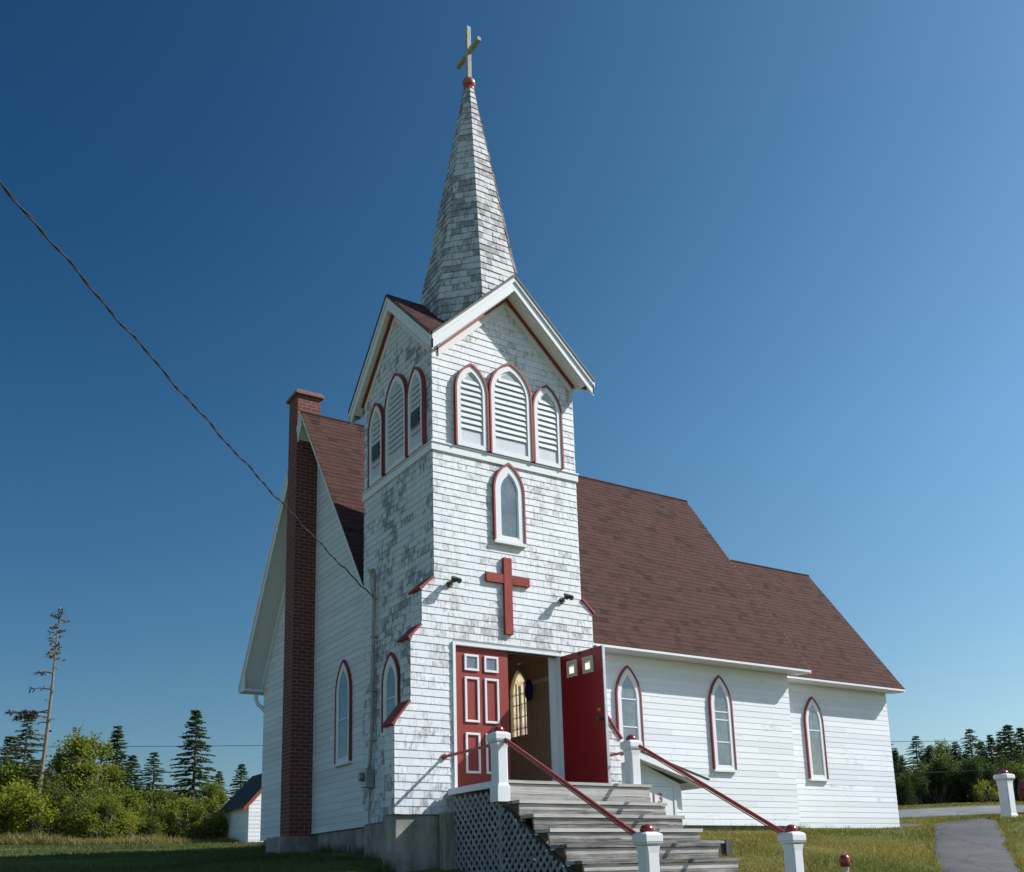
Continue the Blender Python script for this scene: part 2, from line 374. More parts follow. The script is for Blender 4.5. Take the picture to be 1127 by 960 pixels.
def mat_asphalt(name, col):
    m, nt, b = newmat(name); n = noise(nt, coords(nt), 55, 4, .8); n2 = noise(nt, coords(nt), 1.3, 4, .6)
    c = ramp(nt, n, [(.3, tuple(x*.65 for x in col)), (.7, tuple(x*1.3 for x in col))])
    c2 = mix(nt, 1.0, c.outputs[0], ramp(nt, n2, [(.3, (.70,)*3), (.7, (1.3,)*3)]).outputs[0], 'MULTIPLY')
    v = nd(nt, 'TexVoronoi', Scale=.55); v.feature = 'DISTANCE_TO_EDGE'; wv = nd(nt, 'VectorMath', operation='ADD'); nz_ = nd(nt, 'TexNoise', Scale=1.4, Detail=4); nt.links.new(coords(nt), nz_.inputs['Vector'])
    nt.links.new(coords(nt), wv.inputs[0]); nt.links.new(nz_.outputs['Color'], wv.inputs[1]); nt.links.new(wv.outputs[0], v.inputs['Vector'])
    c2 = mix(nt, 1.0, c2, ramp(nt, v.outputs['Distance'], [(.0, (.35,)*3), (.018, (1,)*3)]).outputs[0], 'MULTIPLY')
    nt.links.new(c2, b.inputs['Base Color']); b.inputs['Roughness'].default_value = .9; bump(nt, b, n, .5, .01); return m
def ribbon(name, pts, mat, lift=.03, wob=.05):
    """strip on the ground; pts = (x, y, half width)"""
    P = []
    for (a, b) in zip(pts[:-1], pts[1:]):
        n = max(2, int(math.hypot(b[0]-a[0], b[1]-a[1])/.3))
        for k in range(n): t = k/n; P.append(tuple(a[i]+(b[i]-a[i])*t for i in range(3)))
    P.append(pts[-1]); 
    for _ in range(6):
        P = [P[0]]+[tuple((P[i-1][j]+2*P[i][j]+P[i+1][j])/4 for j in range(3)) for i in range(1, len(P)-1)]+[P[-1]]
    v = []; f = []; NC = 6
    for i, p in enumerate(P):
        q = P[min(i+1, len(P)-1)]; o = P[max(i-1, 0)]; t = Vector((q[0]-o[0], q[1]-o[1], 0)).normalized(); n = Vector((-t.y, t.x, 0))
        for j in range(NC+1):
            s = (j/NC*2-1)*p[2]+(rng.uniform(-wob, wob) if j in (0, NC) else 0)
            x, y = p[0]+n.x*s, p[1]+n.y*s; v.append((x, y, gz(x, y)+lift-(.05 if j in (0, NC) else 0)))
    for i in range(len(P)-1):
        for j in range(NC): a = i*(NC+1)+j; f.append((a, a+1, a+NC+2, a+NC+1))
    me = bpy.data.meshes.new(name); me.from_pydata(v, [], f); me.polygons.foreach_set('use_smooth', [True]*len(f)); me.materials.append(mat)
    o = bpy.data.objects.new(name, me); COL.objects.link(o); return structure(o)
PATH = [(2.2, -8.5, .65), (8.05, -3.0, .65), (13.3, .62, .66), (15.6, 2.6, .7), (16.6, 5.5, .7)]
ribbon('path', PATH, mat_asphalt('worn path asphalt', (.062, .063, .065)), .045)
ROAD = [(16, 15.5, 2.2), (22.0, 9.0, 2.2), (25.0, 5.2, 2.3), (28.5, -1, 2.3), (34, -14, 2.3)]
ribbon('road', ROAD, mat_asphalt('pale driveway asphalt', (.15, .155, .16)), .045)

# ---------------------------------------------------------------- siding builders
def courses(mb, F, zlo, zhi, ex, span, holes=(), shingle=False, t=.0115, r=None):
    r = r or rng; z = zlo
    while z < zhi-1e-4:
        z1 = min(z+ex, zhi); a0, b0 = span(z); a1, b1 = span(z1-1e-4)
        if b0-a0 < .02: z = z1; continue
        segs = [(min(a0, a1), max(b0, b1))]
        for (ha, hb, h0, h1) in holes:
            if z1 > h0+.02 and z < h1-.02:
                ns = []
                for (a, b) in segs:
                    if hb <= a or ha >= b: ns.append((a, b)); continue
                    if ha > a: ns.append((a, ha))
                    if hb < b: ns.append((hb, b))
                segs = ns
        for (a, b) in segs:
            cuts = [a]
            if shingle:
                x = a-r.uniform(0, .12)
                while x < b:
                    x += r.uniform(.10, .20)
                    if a+.03 < x < b-.03: cuts.append(x)
            else:
                x = a+r.uniform(.8, 3.5)
                while x < b-.4: cuts.append(x); x += r.uniform(2.0, 3.8)
            cuts.append(b)
            for c0, c1 in zip(cuts[:-1], cuts[1:]):
                g = .0012 if shingle else .001
                u0, u1 = max(c0, a0)+g, min(c1, b0)-g; w0, w1 = max(c0, a1)+g, min(c1, b1)-g
                if u1-u0 < .004 and w1-w0 < .004: continue
                u1 = max(u1, u0+.002)
                if w1 < w0: w0 = w1 = min(max((u0+u1)/2, a1), b1)
                tt = t*(r.uniform(.92, 1.10) if shingle else r.uniform(.94, 1.06)); dz = r.uniform(0, .005) if shingle else 0
                q = r.random()
                if not shingle: dza, dzb = r.uniform(0, .007), r.uniform(0, .007)
                else: dza = dzb = dz
                mb.face([F(u0, z-dza, tt), F(u1, z-dzb, tt), F(w1, z1, .003), F(w0, z1, .003)], q)
                mb.face([F(u0, z-dza, tt), F(u1, z-dzb, tt), F(u1, z-dzb, -.004), F(u0, z-dza, -.004)], q)
                mb.face([F(u0, z-dz, tt), F(u0, z-dz, -.004), F(w0, z1, -.004), F(w0, z1, .003)], q)
                mb.face([F(u1, z-dz, tt), F(u1, z-dz, -.004), F(w1, z1, -.004), F(w1, z1, .003)], q)
        z = z1
def roof_tabs(mb, O, U, S, span, length, ex=.135, tab=(.14, .28), t=.007, lo=0.):
    """asphalt tabs on a slope: O origin at the eave, U along it, S up the slope; span(s) -> (u0, u1)"""
    O, U, S = Vector(O), Vector(U).normalized(), Vector(S).normalized(); N = U.cross(S)
    if N.z < 0: N = -N
    s = lo; odd = 0
    P = lambda u, s_, d: O+U*u+S*s_+N*d
    while s < length-1e-4:
        s1 = min(s+ex, length); a0, b0 = span(s); a1, b1 = span(s1)
        a, b = min(a0, a1), max(b0, b1); x = a-rng.uniform(0, .3); pr = rng.random()
        while x < b:
            y = x+rng.uniform(*tab); u0, u1, w0, w1 = max(x, a0), min(y, b0), max(x, a1), min(y, b1)
            if u1 > u0 or w1 > w0:
                if u1 < u0: u0 = u1 = min(max(x, a0), b0)
                if w1 < w0: w0 = w1 = min(max((u0+u1)/2, a1), b1)
                q = min(1, max(0, rng.gauss(.5, .22))); tt = t*rng.uniform(.7, 1.4)
                mb.face([P(u0, s, tt), P(u1, s, tt), P(w1, s1+.006, .002), P(w0, s1+.006, .002)], q)
                mb.face([P(u0, s, tt), P(u1, s, tt), P(u1, s, -.01), P(u0, s, -.01)], q)
            x = y
        s = s1
def lancet(c, h, z0, zs, za, n=9):
    """pointed-arch outline, anticlockwise from bottom left; h half width, zs spring, za apex"""
    r_ = za-zs; Rr = (h*h+r_*r_)/(2*h); L = []
    a_end = math.atan2(r_, Rr-h)
    left = [(c-h+Rr-Rr*math.cos(a_end*k/n), zs+Rr*math.sin(a_end*k/n)) for k in range(n+1)]
    right = [(2*c-x, z) for x, z in reversed(left[:-1])]
    return [(c-h, z0)]+left+right+[(c+h, z0)]
def lancet_window(parent, F, c, h, z0, zs, za, bars=(), casing=.095, red=.03, louvre=False, label=None, depth=1.0, missing=()):
    A = lancet(c, h, z0, zs, za); B = lancet(c, h-red, z0, zs, za-red*1.5)
    Cc = lancet(c, h-red-casing, z0+.07, zs, za-(red+casing)*1.5)
    B2 = [(c-h+red, z0)]+B[1:-1]+[(c+h-red, z0)]
    mb = MB(); e_ = .062 if louvre else .046
    mb.ring(F, B2, Cc, -.01, e_, closed=False); mb.fbox(F, c-h+red, c+h-red, z0-.005, z0+.07, -.01, e_-.001)
    w = mb.build('louvre_window' if louvre else 'lancet_window', M['trim'], parent, label=label)
    mb = MB(); mb.ring(F, A, B, -.01, (.078 if louvre else .062), closed=False); mb.build('moulding', M['red'], w)
    inn = h-red-casing
    ins = lancet(c, inn-.022, z0+.092, zs, za-(red+casing+.022)*1.5)
    mb = MB(); mb.ring(F, Cc, ins, -.01, .036, closed=True); mb.build('sash', M['trim'], w)
    if not louvre:
        mb = MB(); mb.fbox(F, c-h+red-.03, c+h-red+.03, z0-.05, z0-.004, -.01, .075); mb.build('sill', M['trim'], w)
        mb = MB(); mb.prism(F, ins, .020, .027); mb.build('pane', M['glass'], w)
        if bars:
            mb = MB()
            for b in bars: mb.fbox(F, c-inn+.015, c+inn-.015, b-.012, b+.012, .02, .038)
            build_each(mb, 'muntin', M['trim'], w)
    else:
        mb = MB(); mb.prism(F, ins, .018, .036); mb.build('louvre_back', M['void'], w)
        def halfw(z):
            if z <= zs: return inn-.012
            r_ = za-(red+casing)*1.5-zs; hh = inn-.012; Rr = (hh*hh+r_*r_)/(2*hh)
            q = Rr*Rr-(z-zs)**2
            return max(0, math.sqrt(max(q, 0))-(Rr-hh))
        mb = MB(); z = z0+.16
        mb.fbox(F, c-inn+.012, c+inn-.012, z0+.07, z0+.26, .028, .04)
        z = z0+.30
        while z < za-.30:
            hw = halfw(z+.05)
            if hw < .04: break
            q = rng.uniform(-.006, .006)
            mb.hexa([F(c-hw, z+q, .046), F(c+hw, z-q, .046), F(c+hw, z-q+.010, .054), F(c-hw, z+q+.010, .054),
                     F(c-hw, z+.060, .037), F(c+hw, z+.060, .037), F(c+hw, z+.070, .042), F(c-hw, z+.070, .042)])
            z += .098
        mb.build('louvre_slats', M['louvre'], w)
    return w

# ================================================================= CHURCH
church = thing('church', 'white wooden church with steep red brown roof, corner bell tower and shingled spire', 'church', (0, 0, 0))
W, D = 2.72, 2.51
A1, A2, A3 = .21, .40, .66           # cumulative buttress offsets
ZF1, ZF2, ZF3 = 3.10, 2.345, 1.20    # tops of the three weatherings
ZB1, ZB2, ZB3 = 2.91, 2.15, .87
ZBASE, ZBAND = -.40, 5.15
BW = .31
XC, YC, EH = 1.40, 1.25, 1.56; ZP, SG = 8.44, .955
DX0, DX1, DZ1 = .335, 2.235, 2.10
def offs(z):
    if z < ZB3: return A3
    if z < ZF3: return A3+(A2-A3)*(z-ZB3)/(ZF3-ZB3)
    if z < ZB2: return A2
    if z < ZF2: return A2+(A1-A2)*(z-ZB2)/(ZF2-ZB2)
    if z < ZB1: return A1
    if z < ZF1: return A1*(1-(z-ZB1)/(ZF1-ZB1))
    return 0
def fspan(z):
    e = offs(z); a, b = -e, W+e
    if z > 6.9: k = max(0, (ZP-.10-z)/SG); a, b = max(a, XC-k), min(b, XC+k)
    return a, b
EXT = .113
mb = MB(); courses(mb, FRONT, ZBASE, ZP-.12, EXT, fspan, [(DX0-.04, DX1+.04, -.06, DZ1+.04)], True)
mb.build('tower_front_wall', M['shingle'], church, label='sunlit tower front with worn white shingles')
def lspan(z):
    a, b = 0.0, D
    if z > 6.9: k = max(0, (ZP-.10-z)/SG); a, b = max(a, YC-k), min(b, YC+k)
    return a, b
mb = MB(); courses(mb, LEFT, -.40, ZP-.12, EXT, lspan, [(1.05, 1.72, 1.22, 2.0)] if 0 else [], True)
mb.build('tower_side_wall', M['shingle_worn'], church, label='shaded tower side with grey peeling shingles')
RIGHT = frame((W, 0, 0), (0, 1, 0), (1, 0, 0)); BACK = frame((0, D, 0), (1, 0, 0), (0, 1, 0))
mb = MB(); courses(mb, RIGHT, -.40, ZP-.12, EXT, lspan, [(1.30, 2.04, .90, 2.44)], True); mb.build('tower_side_wall', M['shingle'], church)
def bspan(z):
    a, b = 0, W
    if z > 6.9: k = max(0, (ZP-.10-z)/SG); a, b = max(a, XC-k), min(b, XC+k)
    return a, b
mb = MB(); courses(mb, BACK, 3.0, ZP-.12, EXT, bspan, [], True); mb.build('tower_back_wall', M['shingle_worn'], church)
# solid core of the tower (hollow vestibule below, belfry above)
core = MB()
t_ = .12
core.box(.0, t_, .02, D, ZBASE, 6.9)                                        # left
core.box(W-t_, W, .02, 1.28, ZBASE, 6.9); core.box(W-t_, W, 2.06, D, ZBASE, 6.9); core.box(W-t_, W, 1.28, 2.06, ZBASE, .88); core.box(W-t_, W, 1.28, 2.06, 2.45, 6.9)
core.box(t_, W-t_, D-t_, D, ZBASE, 6.9)
core.box(t_, DX0, .02, t_, ZBASE, 6.9); core.box(DX1, W-t_, .02, t_, ZBASE, 6.9); core.box(DX0, DX1, .02, t_, DZ1, 6.9)
core.box(DX0, DX1, .02, t_, ZBASE, -.03)
core.box(.001, W-.001, .021, D-.001, 6.9, 6.95)
for F_, sp, wd in ((FRONT, XC, W), (BACK, XC, W), (LEFT, YC, D), (RIGHT, YC, D)):
    k = (ZP-.13-6.95)/SG
    core.prism(F_, [(max(.0, sp-k), 6.95), (min(wd, sp+k), 6.95), (sp, ZP-.13)], -.10, -.002)
core.build('tower_frame', M['trim'], church)
# vestibule
v = MB(); v.box(t_+.002, W-t_-.002, t_+.002, D-t_-.002, -.06, -.005); v.build('vestibule_floor', M['floor'], church)
v = MB(); v.box(t_+.002, W-t_-.002, t_+.002, D-t_-.002, 2.55, 2.6)
v.box(t_+.002, t_+.02, t_+.03, D-t_-.02, -.004, 2.54); v.box(t_+.02, W-t_-.3, D-t_-.02, D-t_-.003, -.004, 2.54)
XI = 2.56; ywin = (1.36, 1.98, 1.00, 2.33)
v.box(XI, XI+.05, t_+.005, ywin[0]-.001, -.004, 2.54); v.box(XI, XI+.05, ywin[1]+.001, D-t_-.03, -.004, 2.54)
v.box(XI, XI+.05, ywin[0], ywin[1], -.004, ywin[2]); v.box(XI, XI+.05, ywin[0], ywin[1], ywin[3]+.02, 2.54)
v.build('vestibule_panelling', M['wood_in'], church)
IN = frame((XI, 0, 0), (0, 1, 0), (-1, 0, 0))
o_ = lancet(1.67, .31, 1.00, 1.80, 2.33); i_ = lancet(1.67, .25, 1.07, 1.80, 2.23)
sq = []
mb = MB(); mb.ring(IN, o_, i_, -.05, .03); 
for (a, b) in ((o_[1:11], (ywin[0]-.003, 2.36)), (o_[10:20], (ywin[1]+.003, 2.36))):
    for p, q in zip(a[:-1], a[1:]): mb.hexa([IN(*p, -.04), IN(*q, -.04), IN(*b, -.04), IN(*b, -.04), IN(*p, -.005), IN(*q, -.005), IN(*b, -.005), IN(*b, -.005)])
vw = mb.build('vestibule_window', M['cream'], church)
mb = MB(); mb.prism(IN, i_, -.035, -.03); mb.build('pane', M['stained'], vw)
mb = MB(); mb.fbox(IN, 1.655, 1.685, 1.07, 1.95, -.028, .01); mb.fbox(IN, 1.53, 1.54, 1.07, 2.0, -.028, .0); mb.fbox(IN, 1.79, 1.80, 1.07, 2.0, -.028, .0)
for z in (1.2, 1.4, 1.62, 1.8): mb.fbox(IN, 1.43, 1.91, z-.006, z+.006, -.028, -.01)
build_each(mb, 'muntin', M['void'], vw)
mb = MB(); mb.fbox(IN, .2, 1.30, 1.88, 1.96, .0, .025)
for k in range(8):
    y = .27+k*.13; mb.fbox(IN, y-.012, y+.012, 1.90, 1.925, .025, .09)
mb.build('coat_rail', M['trim'], church)

# buttress sides, caps
bt = MB(); bl = MB(); cp_ = MB()
for sgn, X0 in ((-1, 0.0), (1, W)):
    X = lambda o: X0+sgn*o
    for (o, z0, z1) in ((A3, ZBASE, ZB3), (A2, ZBASE, ZB2), (A1, ZBASE, ZB1)):
        x0, x1 = sorted((X(0), X(o-.004))); bt.box(x0, x1, .012+.001*o, BW-.001-.001*o, z0, z1)
        F_ = frame((X(o-.004), 0, 0), (0, 1, 0), (sgn, 0, 0))
        zl = {A3: ZBASE, A2: ZB3, A1: ZB2}[o]
        courses(bl, F_, zl, z1, EXT, lambda z: (0.0, BW), [], True)
        Fb = frame((0, BW, 0), (1, 0, 0), (0, 1, 0)); xs = sorted((X(0), X(o-.002)))
        courses(bl, Fb, zl, z1, EXT, lambda z, xs=xs: tuple(xs), [], True)
    for (oa, za, ob, zb_) in ((A1, ZB1, 0, ZF1), (A2, ZB2, A1, ZF2), (A3, ZB3, A2, ZF3)):
        Fy = lambda u, z, d: Vector((X(u), d, z))
        n = Vector((zb_-za, oa-ob)).normalized()      # outward in (o, z)
        e = Vector((oa-ob, za-zb_)).normalized()
        p0 = Vector((oa, za))+e*.045; p1 = Vector((ob, zb_))-e*.0
        poly = [p0, p1, p1+n*.035, p0+n*.035]
        cp_.prism(Fy, [(q.x, q.y) for q in poly], -.035, BW+.03)
        bt.prism(Fy, [(oa-.005, za), (ob, za), (ob, zb_-.006)], .012, BW-.003)
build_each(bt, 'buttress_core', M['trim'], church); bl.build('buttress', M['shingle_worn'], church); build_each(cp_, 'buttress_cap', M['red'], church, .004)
# band course under the belfry
mb = MB(); mb.fbox(FRONT, -.032, W+.032, ZBAND, ZBAND+.12, -.0, .03); mb.fbox(FRONT, -.045, W+.045, ZBAND+.121, ZBAND+.145, -.0, .045)
mb.fbox(LEFT, -.0, D+.03, ZBAND-.001, ZBAND+.119, -.0, .029); mb.fbox(LEFT, 0, D+.04, ZBAND+.12, ZBAND+.144, 0, .044)
mb.fbox(RIGHT, -.0, D+.03, ZBAND-.001, ZBAND+.119, -.0, .029)
build_each(mb, 'belt_course', M['trim'], church, .004)
# belfry louvres
for F_, cs, ms in ((FRONT, ((.685, .305, 6.27, 6.76), (1.425, .412, 6.38, 6.97), (2.143, .298, 6.27, 6.76)), 0), (LEFT, ((1.925, .29, 6.27, 6.76), (1.165, .405, 6.38, 6.96), (.452, .285, 6.27, 6.75)), 1)):
    for c, h, zs, za in cs: lancet_window(church, F_, c, h, 5.31, zs, za, louvre=True, casing=.07)
    if ms:
        for c in (1.925, .452):
            mb = MB(); mb.fbox(F_, c-.125, c+.125, 5.72, 5.98, .04, .0735)  # black box stands in for the unlit gap behind missing slats
            mb.build('dark_louvre_gap', M['black'], church, label='black gap where louvre slats are missing')
# tower lancet windows
lancet_window(church, FRONT, 1.35, .295, 3.86, 4.70, 5.20, casing=.092, bars=())
lancet_window(church, LEFT, 1.39, .30, .98, 1.72, 2.24, casing=.10, bars=(1.5,))
wr_ = lancet_window(church, RIGHT, 1.67, .385, .93, 1.85, 2.45, casing=.03, bars=())
for ch in list(wr_.children):
    if ch.name.startswith('pane'): ch.data.materials[0] = M['storm']
# door frame
mb = MB()
mb.fbox(FRONT, DX0-.05, DX0, -.045, DZ1+.05, -.1, .035); mb.fbox(FRONT, DX1, DX1+.05, -.045, DZ1+.05, -.1, .035); mb.fbox(FRONT, DX0, DX1, DZ1, DZ1+.048, -.1, .034)
mb.fbox(FRONT, DX0-.10, DX1+.10, -.075, -.028, -.1, .075)
mb.build('door_frame', M['trim'], church, bevel=.003)
mb = MB(); mb.fbox(FRONT, DX1-.13, DX1-.002, -.02, DZ1-.002, -.125, -.10); mb.fbox(FRONT, DX1-.02, DX1-.001, -.02, DZ1-.002, -.099, -.01)
mb.build('door_jamb', M['trim'], church)
LW = (DX1-DX0)/2
def leaf(name, G, matn, s, label, inside):
    mb = MB(); mb.fbox(G, .004, LW-.004, .012, DZ1-.006, -.045, 0); d = mb.build(name, M[matn], church, bevel=.004, label=label)
    if not inside:
        tr = MB()
        for (a, b, z0, z1) in ((.17, .42, 1.735, 1.985), (.515, .765, 1.735, 1.985), (.17, .42, .955, 1.64), (.515, .765, .955, 1.64), (.17, .42, .20, .80), (.515, .765, .20, .80)):
            w = .035; tr.fbox(G, a, b, z0, z0+w, 0, .022); tr.fbox(G, a, b, z1-w, z1, 0, .022); tr.fbox(G, a, a+w, z0+w, z1-w, 0, .0215); tr.fbox(G, b-w, b, z0+w, z1-w, 0, .0215)
        tr.build('panel_moulding', M['trim'], d, bevel=.004)
        for a, b in ((.205, .385), (.55, .73)):
            g = MB(); g.fbox(G, a, b, 1.77, 1.95, .001, .006); g.build('pane', M['glass'], d)
    else:
        tr = MB()
        for a, b in ((.16, .40), (.52, .76)):
            w = .055; z0, z1 = 1.72, 1.98
            tr.fbox(G, a, b, z0, z0+w, 0, .02); tr.fbox(G, a, b, z1-w, z1, 0, .02); tr.fbox(G, a, a+w, z0+w, z1-w, 0, .0195); tr.fbox(G, b-w, b, z0+w, z1-w, 0, .0195)
            g = MB(); g.fbox(G, a+w, b-w, z0+w, z1-w, .001, .006); g.build('pane', M['clear_lit'], d)
        tr.build('pane_frame', M['cream'], d, bevel=.004)
        e = MB(); e.fbox(G, LW-.003, LW+.012, .012, DZ1-.006, -.048, .003); e.build('edge_strip', M['metal'], d)
        k = MB(); c = G(LW-.09, 1.12, .0); k.tube([c, G(LW-.09, 1.12, .03), G(LW-.09, 1.12, .034), G(LW-.09, 1.12, .05)], [.03, .03, .022, .02], 12); k.build('deadbolt', M['brass'], d, smooth=False)
        k = MB(); k.tube([G(LW-.09, .98, 0), G(LW-.09, .98, .01), G(LW-.09, .98, .011), G(LW-.09, .98, .04), G(LW-.09, .98, .05), G(LW-.09, .98, .075), G(LW-.09, .98, .085)], [.034, .034, .014, .014, .028, .032, .018], 14); k.build('knob', M['black'], d)
        k = MB(); k.fbox(G, .42, .47, 2.045, 2.085, 0, .02); k.build('catch', M['black'], d)
    return d
m_, nt_, b_ = newmat('bright door pane'); b_.inputs['Base Color'].default_value = (.8, .8, .75, 1); b_.inputs['Roughness'].default_value = .25
_tl = nd(nt_, 'BsdfTranslucent'); _tl.inputs[0].default_value = (.9, .9, .85, 1); _ms = nd(nt_, 'MixShader'); _ms.inputs[0].default_value = .85
nt_.links.new(b_.outputs[0], _ms.inputs[1]); nt_.links.new(_tl.outputs[0], _ms.inputs[2]); nt_.links.new(_ms.outputs[0], nt_.nodes['Material Output'].inputs[0])
M['clear_lit'] = m_
leaf('door', frame((DX0, .02, 0), (1, 0, 0), (0, -1, 0)), 'door', 1, 'closed red panelled door leaf', False)
T = 1.456
# open leaf swings out about the right jamb; the visible face is its inside.  Its panes are real holes through the leaf
Uo = Vector((math.cos(T), -math.sin(T), 0)); No = Vector((-math.sin(T), -math.cos(T), 0))
GO = frame((DX1, -.03, 0), Uo, No)
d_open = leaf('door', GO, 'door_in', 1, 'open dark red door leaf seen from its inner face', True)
mbh = MB(); 
me_ = d_open.data
mb = MB(); xs = [.004, .215, .345, .575, .705, LW-.004]; zs_ = [.012, 1.775, 1.925, DZ1-.006]
for i in range(5):
    for j in range(3):
        if j == 1 and i in (1, 3): continue
        mb.fbox(GO, xs[i], xs[i+1], zs_[j], zs_[j+1], -.045, 0)
bmx = bmesh.new()
tmp = bpy.data.meshes.new('door'); tmp.from_pydata(mb.v, [], mb.f); bmx.from_mesh(tmp); bmesh.ops.remove_doubles(bmx, verts=bmx.verts[:], dist=1e-4)
dead = {}
for f in bmx.faces: dead.setdefault(tuple(sorted(v.index for v in f.verts)), []).append(f)
bmesh.ops.delete(bmx, geom=[f for k, fs in dead.items() if len(fs) > 1 for f in fs], context='FACES')
bmesh.ops.recalc_face_normals(bmx, faces=bmx.faces[:]); bmx.to_mesh(tmp); bmx.free(); tmp.materials.append(M['door_in']); d_open.data = tmp; d_open.modifiers.clear()

# tower roof: four gables meeting in valleys
corn = lambda sx, sy: Vector((XC+sx*EH, YC+sy*EH, ZP-SG*EH)); apex = Vector((XC, YC, ZP))
rf = MB(); slab = MB()
for (ox, oy) in ((0, -1), (0, 1), (-1, 0), (1, 0)):
    e = Vector((XC+ox*EH, YC+oy*EH, ZP))
    for s in (-1, 1):
        c = corn(*( (s, oy) if ox == 0 else (ox, s)))
        # slope origin at the eave corner: U runs outward -> ridge direction
        U = (e-apex).normalized(); S = (e-c); Lg = S.length
        # triangle: at distance s up slope from c, valley point on line c->apex
        roof_tabs(rf, c, U, S, lambda q, Lg=Lg: (-(EH)*(q/Lg), 0.012), Lg, ex=.13)
        N_ = U.cross(S).normalized()
        if N_.z < 0: N_ = -N_
        n3 = [c, e, apex]; slab.v += [tuple(p) for p in n3]+[tuple(p-N_*.05) for p in n3]; i = len(slab.v)-6
        for f in ((i, i+1, i+2), (i+5, i+4, i+3), (i, i+3, i+4, i+1), (i+1, i+4, i+5, i+2), (i+2, i+5, i+3, i)): slab.f.append(f); slab.r.append(.5)
tr = rf.build('tower_roof', M['roof'], church); slab.build('roof_deck', M['roof_edge'], tr)
fa = MB(); so_ = MB(); rd = MB(); fr = MB(); de = MB()
for F_, c_, wd, dd in ((frame((0, YC-EH, 0), (1, 0, 0), (0, -1, 0)), XC, W, EH-YC), (frame((XC-EH, 0, 0), (0, 1, 0), (-1, 0, 0)), YC, D, EH-XC),
                       (frame((0, YC+EH, 0), (1, 0, 0), (0, 1, 0)), XC, W, EH+YC-D), (frame((XC+EH, 0, 0), (0, 1, 0), (1, 0, 0)), YC, D, EH+XC-W)):
    for s in (-1, 1):
        pe = (c_+s*EH, ZP-SG*EH); pk = (c_, ZP); sh = lambda p, d: (p[0], p[1]-d)
        def brd(m, h0, h1, d0, d1, cut=0): 
            q = (pe[0]-s*cut, pe[1]+SG*cut)
            m.prism(F_, [sh(pk, h0), sh(q, h0), sh(q, h1), sh(pk, h1)], d0, d1)
        brd(fa, .052, .29, -.03, .0); brd(fa, .05, .13, .001, .022)
        brd(de, .01, .049, -.03, .035)
        brd(so_, .275, .295, -dd+.001, -.031, .165)
        brd(rd, .295, .335, -dd+.027, -dd+.075, EH-min(c_, wd-c_)+.0)
        brd(fr, .30, .46, -dd, -dd+.026, EH-min(c_, wd-c_)+.035)
build_each(fa, 'fascia', M['trim'], church, .003); build_each(so_, 'soffit', M['trim'], church); build_each(rd, 'bed_moulding', M['red'], church); build_each(fr, 'frieze', M['trim'], church); build_each(de, 'drip_edge', M['roof_edge'], church)

# spire: axis-aligned octagon with a slight flare
SX, SY = 1.425, 1.05
spm = MB()
prof = [(7.70, 1.00), (8.30, .985), (8.95, .865), (9.25, .805), (13.08, .09)]
def srad(z):
    for (z0, a), (z1, b) in zip(prof[:-1], prof[1:]):
        if z <= z1: return a+(b-a)*(z-z0)/(z1-z0)
    return prof[-1][1]
z = prof[0][0]; ccos = math.cos(math.pi/8)
while z < 13.06:
    z1 = min(z+.135, 13.08)
    for k in range(8):
        q = k*math.pi/4; n = Vector((math.cos(q), math.sin(q), 0)); t = Vector((-n.y, n.x, 0))
        r0, r1 = srad(z)*ccos, srad(z1)*ccos; h0, h1 = srad(z)*math.sin(math.pi/8), srad(z1)*math.sin(math.pi/8)
        cuts = [-h0]; x = -h0-rng.uniform(0, .1)
        while x < h0:
            x += rng.uniform(.10, .2)
            if -h0+.03 < x < h0-.03: cuts.append(x)
        cuts.append(h0)
        for a, b in zip(cuts[:-1], cuts[1:]):
            tt = .016*rng.uniform(.75, 1.3); dz = rng.uniform(0, .01); qv = rng.random()
            a1, b1 = (a/h0*h1 if a in (-h0,) else max(a, -h1)), (b/h0*h1 if b == h0 else min(b, h1)); a1 = min(a1, h1); b1 = max(b1, -h1)
            if b1 < a1: a1 = b1 = (a1+b1)/2
            C = Vector((SX, SY, 0)); g = .002
            P = lambda u, zz, rr: tuple(C+n*rr+t*u+Vector((0, 0, zz)))
            ex_ = tt*math.tan(math.pi/8)
            aa = a-(ex_ if a == -h0 else -g); bb = b+(ex_ if b == h0 else -g)
            spm.face([P(aa, z-dz, r0+tt), P(bb, z-dz, r0+tt), P(b1, z1, r1+.003), P(a1, z1, r1+.003)], qv)
            spm.face([P(aa, z-dz, r0+tt), P(bb, z-dz, r0+tt), P(bb, z-dz, r0-.02), P(aa, z-dz, r0-.02)], qv)
    z = z1
spm.lathe((SX, SY, 0), [(srad(zz)*.985*ccos, zz) for zz in (7.71, 8.3, 8.95, 9.25, 13.07)], 8)
spire = spm.build('spire', M['spire_shingle'], church)
bm_ = MB(); bm_.lathe((SX, SY, 13.06), [(.10, 0), (.105, .03), (.10, .05)]+[(.010+.112*math.sin(R(a)), .165-.112*math.cos(R(a))) for a in range(25, 171, 12)]+[(.03, .30)], 20)
bm_.build('ball', M['ballspire'], spire, smooth=True)
cx_ = MB(); cx_.box(SX-.043, SX+.043, SY-.040, SY+.040, 13.32, 14.48); 
cx_.box(SX-.040, SX+.040, SY-.40, SY+.40, 13.865, 13.945)
cx_.build('finial_cross', M['cross_grey'], spire, bevel=.006)

